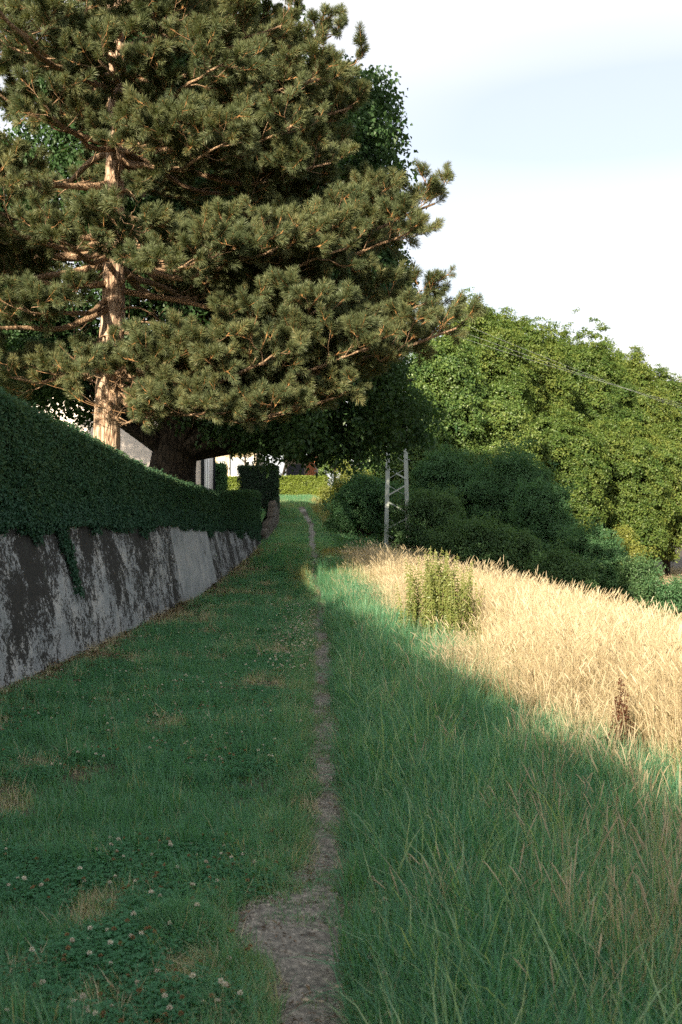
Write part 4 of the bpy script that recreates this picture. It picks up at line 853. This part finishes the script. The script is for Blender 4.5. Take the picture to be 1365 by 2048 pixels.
# close-cropped lawn left of the path
x, y = spread(18500, 2.6, 45, lx_, lambda y: xpath(y) + .25); pd = path_dist(x, y); dr = dryness(x, y)
keep = (pd > -.03 + .10 * (noise(x, y, .3, 1) - .4)) & (g.random(len(x)) > .45 * dr * (dr > .45)) ; x, y, dr = x[keep], y[keep], dr[keep]
lay('lawn_grass', 'short green grass between the concrete wall and the path', x, y, g.uniform(.75, 1.25, len(x)) * np.interp(y, [3, 12, 25, 45], [.95, 1.1, 1.5, 2.0]) * (1 - .35 * dr), .12 + .35 * fbm(x, y, .9, 2) + .75 * dr + g.normal(0, .12, len(x)), PR['short'])
x, y = spread(5200, 2.8, 45, lx_, lambda y: xpath(y) - .08); dr = dryness(x, y); k = (fbm(x, y, .8, 5) > .56) & (dr < .4) & (path_dist(x, y) > .05); x, y = x[k], y[k]
lay('lawn_tufts', 'longer grass tufts standing in the lawn', x, y, g.uniform(.7, 1.15, len(x)) * np.interp(y, [3, 12, 45], [.85, 1.1, 1.9]), .05 + .4 * fbm(x, y, .6, 7) + g.normal(0, .12, len(x)), PR['tuft'])
# fringe of longer grass along both sides of the path
y = 3 * (70 / 3) ** g.random(3300); sd = np.where(g.random(len(y)) < .42, -1, 1); x = np.interp(y, ys, cxp) + np.where(sd < 0, -np.interp(y, ys, wl), np.interp(y, ys, wr)) + sd * np.abs(g.normal(.12, .09, len(y)))
lay('path_fringe', 'grass fringe overhanging the path edges', x, y, g.uniform(.5, 1.0, len(x)) * np.interp(y, [3, 12, 45], [.8, 1.0, 1.5]), .3 + .5 * fbm(x, y, .7, 3) + g.normal(0, .15, len(x)), PR['tuft'], .35)
# a few tufts on the strip itself, grass on the far climb
x, y = spread(13000, 38, 78, lambda y: np.maximum(xgard(y) + .25, xpath(y) - 3), lambda y: xpath(y) + 4.2); k = path_dist(x, y) > np.where(y > 66, -.4, .06); x, y = x[k], y[k]
lay('far_grass', 'grass covering the climbing end of the path', x, y, g.uniform(.8, 1.3, len(x)), .2 + .45 * fbm(x, y, 1.8, 2) + .35 * smooth(.5, .75, fbm(x, y, 2.4, 6)), PR['tuft'])
# thatch and dead litter
x, y = spread(5200, 2.6, 40, lx_, lambda y: xpath(y) + .3); k = (g.random(len(x)) < dryness(x, y) * 1.1) & (path_dist(x, y) > .0); x, y = x[k], y[k]
lay('dry_thatch', 'dead straw thatch lying in the lawn', x, y, g.uniform(.7, 1.2, len(x)) * np.interp(y, [3, 12, 45], [.8, 1.1, 1.9]), .4 + .4 * g.random(len(x)), PR['thatch'], .3)
y = 4 * (40 / 4) ** g.random(2200); x = xwall(y) + .05 + np.abs(g.normal(0, .22, len(y))); lay('leaf_litter', 'brown leaf litter along the wall foot', x, y, g.uniform(.8, 1.3, len(x)) * np.interp(y, [4, 40], [1, 1.8]), g.random(len(x)), PR['litter'], .1)
x, y = spread(420, 2.6, 30, lambda y: xpath(y) - .35, lambda y: xpath(y) + .3); lay('path_litter', 'dry bits strewn on the path', x, y, g.uniform(.25, .55, len(x)), .5 + .5 * g.random(len(x)), PR['litter'], .1, .012)
x, y = spread(15000, 2.6, 16, lambda y: np.interp(y, ys, cxp - wl), lambda y: np.interp(y, ys, cxp + wr)); lay('pebbles', 'small stones of the trodden path', x, y, g.uniform(.003, .0085, len(x)) * (1 + 1.2 * (g.random(len(x)) < .06)), g.random(len(x)) ** 1.6, PR['pebble'], .3, .010)
y = 2.8 * (40 / 2.8) ** g.random(2000); x = np.interp(y, ys, cxp) + g.uniform(-1, 1, 2000) * np.where(g.random(2000) < .5, np.interp(y, ys, wl), np.interp(y, ys, wr)); k = fbm(x, y, .4, 71) > .50; x, y = x[k], y[k]
lay('path_sprigs', 'grass sprigs growing on the path', x, y, g.uniform(.3, .7, len(x)) * np.interp(y, [3, 40], [1, 1.8]), .3 + .6 * g.random(len(x)), PR['short'], .2)
# clover
x, y = spread(9500, 2.7, 20, lx_, lambda y: xpath(y) - .12); cl = fbm(x, y, 1.3, 21); k = (cl > .46) & (path_dist(x, y) > .08) & (dryness(x, y) < .5); x, y = x[k], y[k]
lay('clover', 'clover leaves growing through the lawn', x, y, g.uniform(.8, 1.15, len(x)), .2 + .6 * fbm(x, y, .6, 5), PR['clover'])
x, y = spread(2400, 2.7, 17, lx_, lambda y: xpath(y) - .1); cl = fbm(x, y, 1.3, 21) + .25 * (fbm(x, y, .45, 23) - .5); k = (cl > .52) & (path_dist(x, y) > .05); x, y = x[k], y[k]; wh = g.random(len(x)) < .45
lay('clover_flowers', 'white clover flower heads dotted over the lawn', x[wh], y[wh], g.uniform(.55, .9, wh.sum()), g.random(wh.sum()), PR['white_head'])
lay('faded_clover', 'brown faded clover heads in the lawn', x[~wh], y[~wh], g.uniform(.5, .8, (~wh).sum()), g.random((~wh).sum()), PR['brown_head'])
# daisies-like white specks beside the path further on
y = g.uniform(12, 20, 260); x = xpath(y) - .12 - np.abs(g.normal(0, .3, 260)); lay('chamomile', 'pale small flowers beside the path in the middle distance', x, y, g.uniform(.7, 1.3, 260), g.random(260), PR['white_head'])
x, y = spread(70, 2.8, 9, lambda y: xpath(y) + .2, lambda y: xpath(y) + .7); lay('clover_flowers', 'white clover heads right of the path', x, y, g.uniform(.8, 1.1, 70), g.random(70), PR['white_head'])

# tall green grass right of the path
tx, ty = spread(2300, 2.4, 31, lambda y: xpath(y) + .28, lambda y: np.minimum(xstraw(y) + 1.0, .4 * y + 1.5), 1.0); tw = g.random(2300); ti = g.integers(0, 2300, 13000); wd_ = np.interp(ty[ti], [3, 12, 31], [.085, .12, .22]) * (.7 + .7 * tw[ti]); ox, oy = g.normal(0, 1, 13000), g.normal(0, 1, 13000)
x, y = tx[ti] + ox * wd_, ty[ti] + oy * wd_; edge = x - xstraw(y); pd = path_dist(x, y)
k = (pd > .09) & (g.random(len(x)) > smooth(-.5, 1.1, edge + 1.4 * (fbm(x, y, .8, 31) - .5))); x, y, pd, ox, oy, ti = x[k], y[k], pd[k], ox[k], oy[k], ti[k]
hs = (.50 + .45 * smooth(.0, .6, pd)) * (.55 + .85 * tw[ti]) * np.interp(y, [2.4, 5, 12, 30], [.85, 1.0, 1.1, 1.3]) * (1.1 - .12 * np.hypot(ox, oy))
wsc = np.interp(y, [3, 30], [1.0, 1.8]) * g.uniform(.8, 1.2, len(x)); nn = np.stack([ox * .20 + g.normal(0, .15, len(x)), oy * .20 + g.normal(0, .15, len(x)), np.ones(len(x))], 1)
tt = np.random.default_rng(6).random(2300)[ti]; tag(scatter('tall_grass', np.stack([x, y, ground(x, y)], 1), eul_z(nn, g.random(len(x)) * 6.28), np.stack([wsc, wsc, hs * g.uniform(.8, 1.2, len(x))], 1), np.clip(-.1 + .45 * fbm(x, y, .8, 35) + .5 * tt + g.normal(0, .12, len(x)), 0, 1), PR['tall'], real=True), 'tall lush green grass on the shaded verge')
x, y = spread(5200, 2.5, 30, lambda y: xpath(y) + .12, lambda y: xstraw(y) + .4); k = path_dist(x, y) > .03; x, y = x[k], y[k]
lay('verge_grass', 'shorter grass under the tall verge', x, y, g.uniform(.9, 1.5, len(x)) * np.interp(y, [3, 30], [.9, 1.7]), .05 + .5 * fbm(x, y, .7, 37), PR['tuft'])
x, y = spread(520, 2.6, 14, lambda y: xpath(y) + .3, lambda y: xstraw(y) + .2); lay('bright_blades', 'long pale green grass blades arching out of the verge', x, y, g.uniform(.8, 1.25, len(x)), .6 + .4 * g.random(len(x)), PR['arch'], .3, real=True)
# dead stalks among it
x, y = spread(950, 2.9, 26, lambda y: xpath(y) + .35, lambda y: xstraw(y) + .3); k = g.random(len(x)) < .10 + 1.2 * smooth(-1.3, .1, x - xstraw(y)) * smooth(.42, .6, fbm(x, y, .7, 41)) + .5 * smooth(.62, .75, fbm(x, y, .6, 43)); x, y = x[k], y[k]
lay('dead_stalks', 'dead brown stalks standing in the tall grass', x, y, g.uniform(.6, 1.05, len(x)), g.random(len(x)), PR['stalk'], .22)
x, y = spread(330, 3.6, 11, lambda y: np.maximum(xpath(y) + .9, .17 * y), lambda y: xstraw(y) + .5); k = fbm(x, y, .6, 81) > .46; x, y = x[k], y[k]
lay('standing_stalks', 'pale upright dry stalks in the green grass near the straw', x, y, np.stack([np.full(len(x), .9)] * 2 + [g.uniform(.8, 1.4, len(x))], 1), .4 + .5 * g.random(len(x)), PR['stalk'], .12)
# straw field
x, y = spread(14500, 5.5, 34, lambda y: xstraw(y) - .7, lambda y: np.minimum(xstraw(y) + 10, .36 * y + 3.0), .6); edge = x - xstraw(y); k = (g.random(len(x)) < smooth(-.5, .7, edge + 1.5 * (fbm(x, y, .8, 51) - .5))) & (path_dist(x, y) > .3 + .25 * g.random(len(x))) & ~((y < 8.3) & (np.abs(x - 1.9) < .45)) & ~((y > 12.6) & (y < 15.1) & (np.abs(x - 1.42) < .5)); x, y, edge = x[k], y[k], edge[k]
hs = (.68 + .24 * smooth(0, 1.2, edge)) * (.60 + .8 * fbm(x, y, .9, 53)) * np.interp(y, [5, 14, 22, 32], [1.0, 1.05, .95, .6]) * (.45 + .55 * smooth(.2, 1.6, path_dist(x, y))) * (1 - .45 * smooth(.60, .72, fbm(x, y, .6, 57)))
sc_ = np.interp(y, [5, 34], [1.0, 1.5])
lay('straw_grass', 'tall dry straw-coloured grass of the sunlit field', x, y, np.stack([sc_, sc_, hs], 1), -.05 + 1.1 * fbm(x, y, .7, 55) + g.normal(0, .2, len(x)), PR['straw'], .12)
x, y = spread(150, 8, 30, lambda y: xstraw(y) + .4, lambda y: .34 * y + .5, .6); lay('tall_stems', 'single tall grass stems standing above the dry field', x, y, np.stack([np.full(150, .6)] * 2 + [g.uniform(1.5, 2.3, 150)], 1), .2 + .5 * g.random(150), PR['stalk'], .08)
x, y = spread(700, 7, 26, lambda y: xstraw(y), lambda y: np.minimum(xstraw(y) + 5, .34 * y + 1), .6); k = fbm(x, y, .7, 91) > .55; x, y = x[k], y[k]; lay('field_weeds', 'green grass showing between the dry stems', x, y, np.stack([np.full(len(x), 1.2)] * 2 + [g.uniform(.8, 1.5, len(x))], 1), .6 + .4 * g.random(len(x)), PR['lime'], .2)
# yellowing grass where the sun reaches the path
x, y = spread(2300, 20, 36, lambda y: xpath(y) - .1, lambda y: xpath(y) + 2.6); k = (path_dist(x, y) > .14) & (g.random(len(x)) < 1 - smooth(.5, 2.4, x - xpath(y) - .4)); x, y = x[k], y[k]
lay('yellow_grass', 'yellow-green grass beside the sunlit bend of the path', x, y, np.stack([g.uniform(1, 1.5, len(x))] * 2 + [g.uniform(.6, 1.1, len(x)) * np.interp(y, [21, 30, 36], [.6, 1, .7])], 1), .2 + .6 * fbm(x, y, .8, 61), PR['lime'])
y = g.normal(27.0, 2.2, 90); x = xpath(y) - .22 - np.abs(g.normal(0, .3, 90)); lay('yellow_grass', 'yellowed grass tufts left of the sunlit bend', x, y, g.uniform(.35, .7, 90), .5 * g.random(90), PR['lime'])
x, y = spread(260, 50, 70, lambda y: xpath(y) + .5, lambda y: xpath(y) + 3.0); lay('yellow_grass', 'dry pale grass on the far bank of the path', x, y, g.uniform(1.0, 1.5, len(x)), .3 + .6 * g.random(len(x)), PR['lime'])
# rough low growth between field and shrubs, and the far field
x, y = spread(3000, 29, 60, lambda y: xpath(y) + np.interp(y, [29, 38, 60], [.9, .8, 1.2]), lambda y: xpath(y) + np.interp(y, [29, 60], [16, 20]), 0.5); k = ~((y < 34) & (x > xstraw(y) + .6) & (x < 4)); x, y = x[k], y[k]
lay('bramble_undergrowth', 'low shaded bramble and weeds below the shrubs', x, y, g.uniform(.9, 1.7, len(x)), .2 + .5 * fbm(x, y, 2, 63), PR['bramble'], .3, .12)
x, y = spread(9000, 36, 95, lambda y: xpath(y) + 4 + .0 * y, lambda y: .42 * y + 4, 0.3); k = x > 6; x, y = x[k], y[k]
lay('far_field_grass', 'dry pale grass of the far field below the sunlit row', x, y, np.stack([g.uniform(2.4, 3.6, len(x))] * 2 + [g.uniform(.5, .8, len(x))], 1), .3 + .6 * fbm(x, y, 3, 65), PR['straw'], .07)
# garden grass behind the wall
y = 41 + 30 * g.random(2600); x = xgard(y) - .1 - 5 * g.random(2600) ** 1.5; P = np.stack([x, y, zgarden(x, y) + .02], 1)
tag(scatter('garden_grass', P, eul_z(R(0, 0, 1) + g.normal(size=(2600, 3)) * .1, g.random(2600) * 6.28), g.uniform(1.2, 1.9, 2600), .2 + .5 * g.random(2600), PR['tuft']), 'garden grass past the end of the wall')

# ------------------------------------------------------------------ single plants and stones
def nettle():
    gq = np.random.default_rng(77); c = R(xat(897, 15.2), 15.2); t_ = thing('nettle_clump', 'tall yellow-green nettle clump at the edge of the dry grass', 'nettle', (*c, gz(*c)))
    P, D, Nn, S = [], [], [], []
    for k in range(110):
        off = R(gq.normal(0, .30), gq.normal(0, .25)); x0 = c + off; z0 = gz(*x0); h = np.clip(1.25 - 1.2 * max(0, off[0] - .05) - .9 * max(0, -off[0] - .2) - .5 * abs(off[1]) + gq.normal(0, .2), .35, 1.42) ; ln = gq.normal(0, .07, 2)
        if k < 4: h = (1.45, 1.42, 1.38, 1.25)[k]; x0 = c + R((-.30, -.10, -.02, .28)[k], gq.normal(0, .1)); ln = gq.normal(0, .03, 2)
        u_ = np.linspace(0, 1, 10); Q = np.stack([x0[0] + ln[0] * u_ ** 1.5 * h, x0[1] + ln[1] * u_ ** 1.5 * h, z0 + h * u_], 1)
        MB().tube(Q, .005 * (1 - .5 * u_), 5).build('stem', M['nettle_stem'], t_, True)
        nn = int(h / .042)
        for j in range(nn):
            q = .12 + .88 * j / nn; o = R(*[np.interp(q, u_, Q[:, i]) for i in range(3)])
            for s in range(4 if j % 2 else 2):
                a = j * 1.57 + s * (1.57 if j % 2 else 3.14) + gq.normal(0, .3); d = R(math.cos(a), math.sin(a), gq.normal(-.35, .3)); P.append(o); D.append(d); Nn.append(R(0, 0, 1) + gq.normal(size=3) * .3); S.append((.062 if q < .85 else .04) * gq.uniform(.7, 1.15) * (.65 if s > 1 else 1))
    mb = MB(); leaves(mb, A(P), A(D), A(Nn), A(S), A(S) * .52, gq.random(len(P)), 0, .25, .3); lf = mb.build('leaves', M['nettle'], t_); lf['kind'] = 'stuff'
nettle()
def dock():
    gq = np.random.default_rng(78); c = at(1222, 1500, 8.0)[:2]; z0 = gz(*c); t_ = thing('dock_plant', 'rust-brown dock plant gone to seed before the dry grass', 'dock plant', (*c, z0))
    P, D, Nn, S, W = [], [], [], [], []
    for k in range(5):
        ln = R(.12 + gq.normal(0, .05), gq.normal(0, .05)); h = (.74, .66, .6, .5, .4)[k]; u_ = np.linspace(0, 1, 10); x0 = c + gq.normal(0, .02, 2)
        Q = np.stack([x0[0] + ln[0] * u_, x0[1] + ln[1] * u_, z0 + h * u_], 1); MB().tube(Q, .006 * (1 - .6 * u_), 5).build('stem', M['dock'], t_, True)
        for j in range(150):
            q = .38 + .62 * gq.random(); o = R(*[np.interp(q, u_, Q[:, i]) for i in range(3)]); a = gq.random() * 6.28; rr = .022 * (1.15 - q) + .008
            P.append(o + R(math.cos(a) * rr, math.sin(a) * rr, gq.normal(0, .01))); D.append(R(math.cos(a), math.sin(a), gq.normal(-.2, .5))); Nn.append(gq.normal(size=3)); S.append(gq.uniform(.013, .022)); W.append(.85)
    mb = MB(); leaves(mb, A(P), A(D), A(Nn), A(S), A(S) * .85, gq.random(len(P)), 0, .2, .1); sd = mb.build('seed_heads', M['dock'], t_); sd['kind'] = 'stuff'
    for k in range(11):
        a = gq.random() * 6.28; b0 = R(*c, z0 + gq.uniform(.05, .32)); L_ = gq.uniform(.10, .2); d = R(math.cos(a), math.sin(a), .5); s_ = unit(np.cross(d, R(0, 0, 1))); u_ = np.linspace(0, 1, 6)
        cen = b0 + d * (u_ * L_)[:, None]; cen[:, 2] -= .6 * L_ * u_ ** 2; wv = .03 * np.sin(np.clip(u_ * .9 + .08, 0, 1) * math.pi) ** .8
        MB().grid(np.stack([cen - s_ * wv[:, None], cen - R(0, 0, .006), cen + s_ * wv[:, None]], 1)).build('leaf', M['lf_shrub'] if k % 2 else M['dock'], t_, True)
dock()
# cushion of fine grass beside the bare patch of the path
c = at(355, 1880, 4.55)[:2]; n = 330; off = disc(g, n, 1.0); x = c[0] + off[:, 0] * .16; y = c[1] + off[:, 1] * .15; hgt = .085 * np.sqrt(np.clip(1 - (off ** 2).sum(1), 0, 1))
cu = thing('grass_cushion', 'rounded cushion of fine green grass beside the bare path patch', 'grass tuft', (*c, gz(*c)))
scatter('blades', np.stack([x, y, ground(x, y) + hgt], 1), eul_z(np.c_[off[:, :2] * .8, np.ones(n)], g.random(n) * 6.28), g.uniform(.5, .8, n), .25 + .25 * g.random(n), PR['short'], cu)
def stone(px, py, Yd, s, lab, sq):
    c = at(px, py, Yd); c[2] = gz(c[0], Yd) + .012 + s * .25; gq = np.random.default_rng(sq); mb = MB(); V = []; ring = 7; lat = 12
    for i in range(ring):
        th = math.pi * (i + .5) / ring
        for j in range(lat):
            ph = 2 * math.pi * j / lat; r = 1 + .12 * math.sin(3 * ph + sq) + gq.normal(0, .05); V.append([math.sin(th) * math.cos(ph) * s * 1.35 * r, math.sin(th) * math.sin(ph) * s * .6 * r, math.cos(th) * s * .45 * r])
    F = [(i * lat + j, i * lat + (j + 1) % lat, (i + 1) * lat + (j + 1) % lat, (i + 1) * lat + j) for i in range(ring - 1) for j in range(lat)] + [tuple(range(lat))[::-1], tuple((ring - 1) * lat + j for j in range(lat))]
    mb.add(A(V) + c, F); o = mb.build('stone', M['stone'], smooth_=True, origin=tuple(c)); o.rotation_euler.z = gq.uniform(-.6, .2); tag(o, lab, 'stone', 'pale stones on the path')
stone(682, 2010, 4.02, .021, 'largest pale stone at the bottom edge of the path', 1); stone(612, 2030, 3.93, .015, 'pale oblong stone left of the largest one', 2); stone(643, 2031, 3.92, .009, 'smallest pale stone between two larger ones', 3)
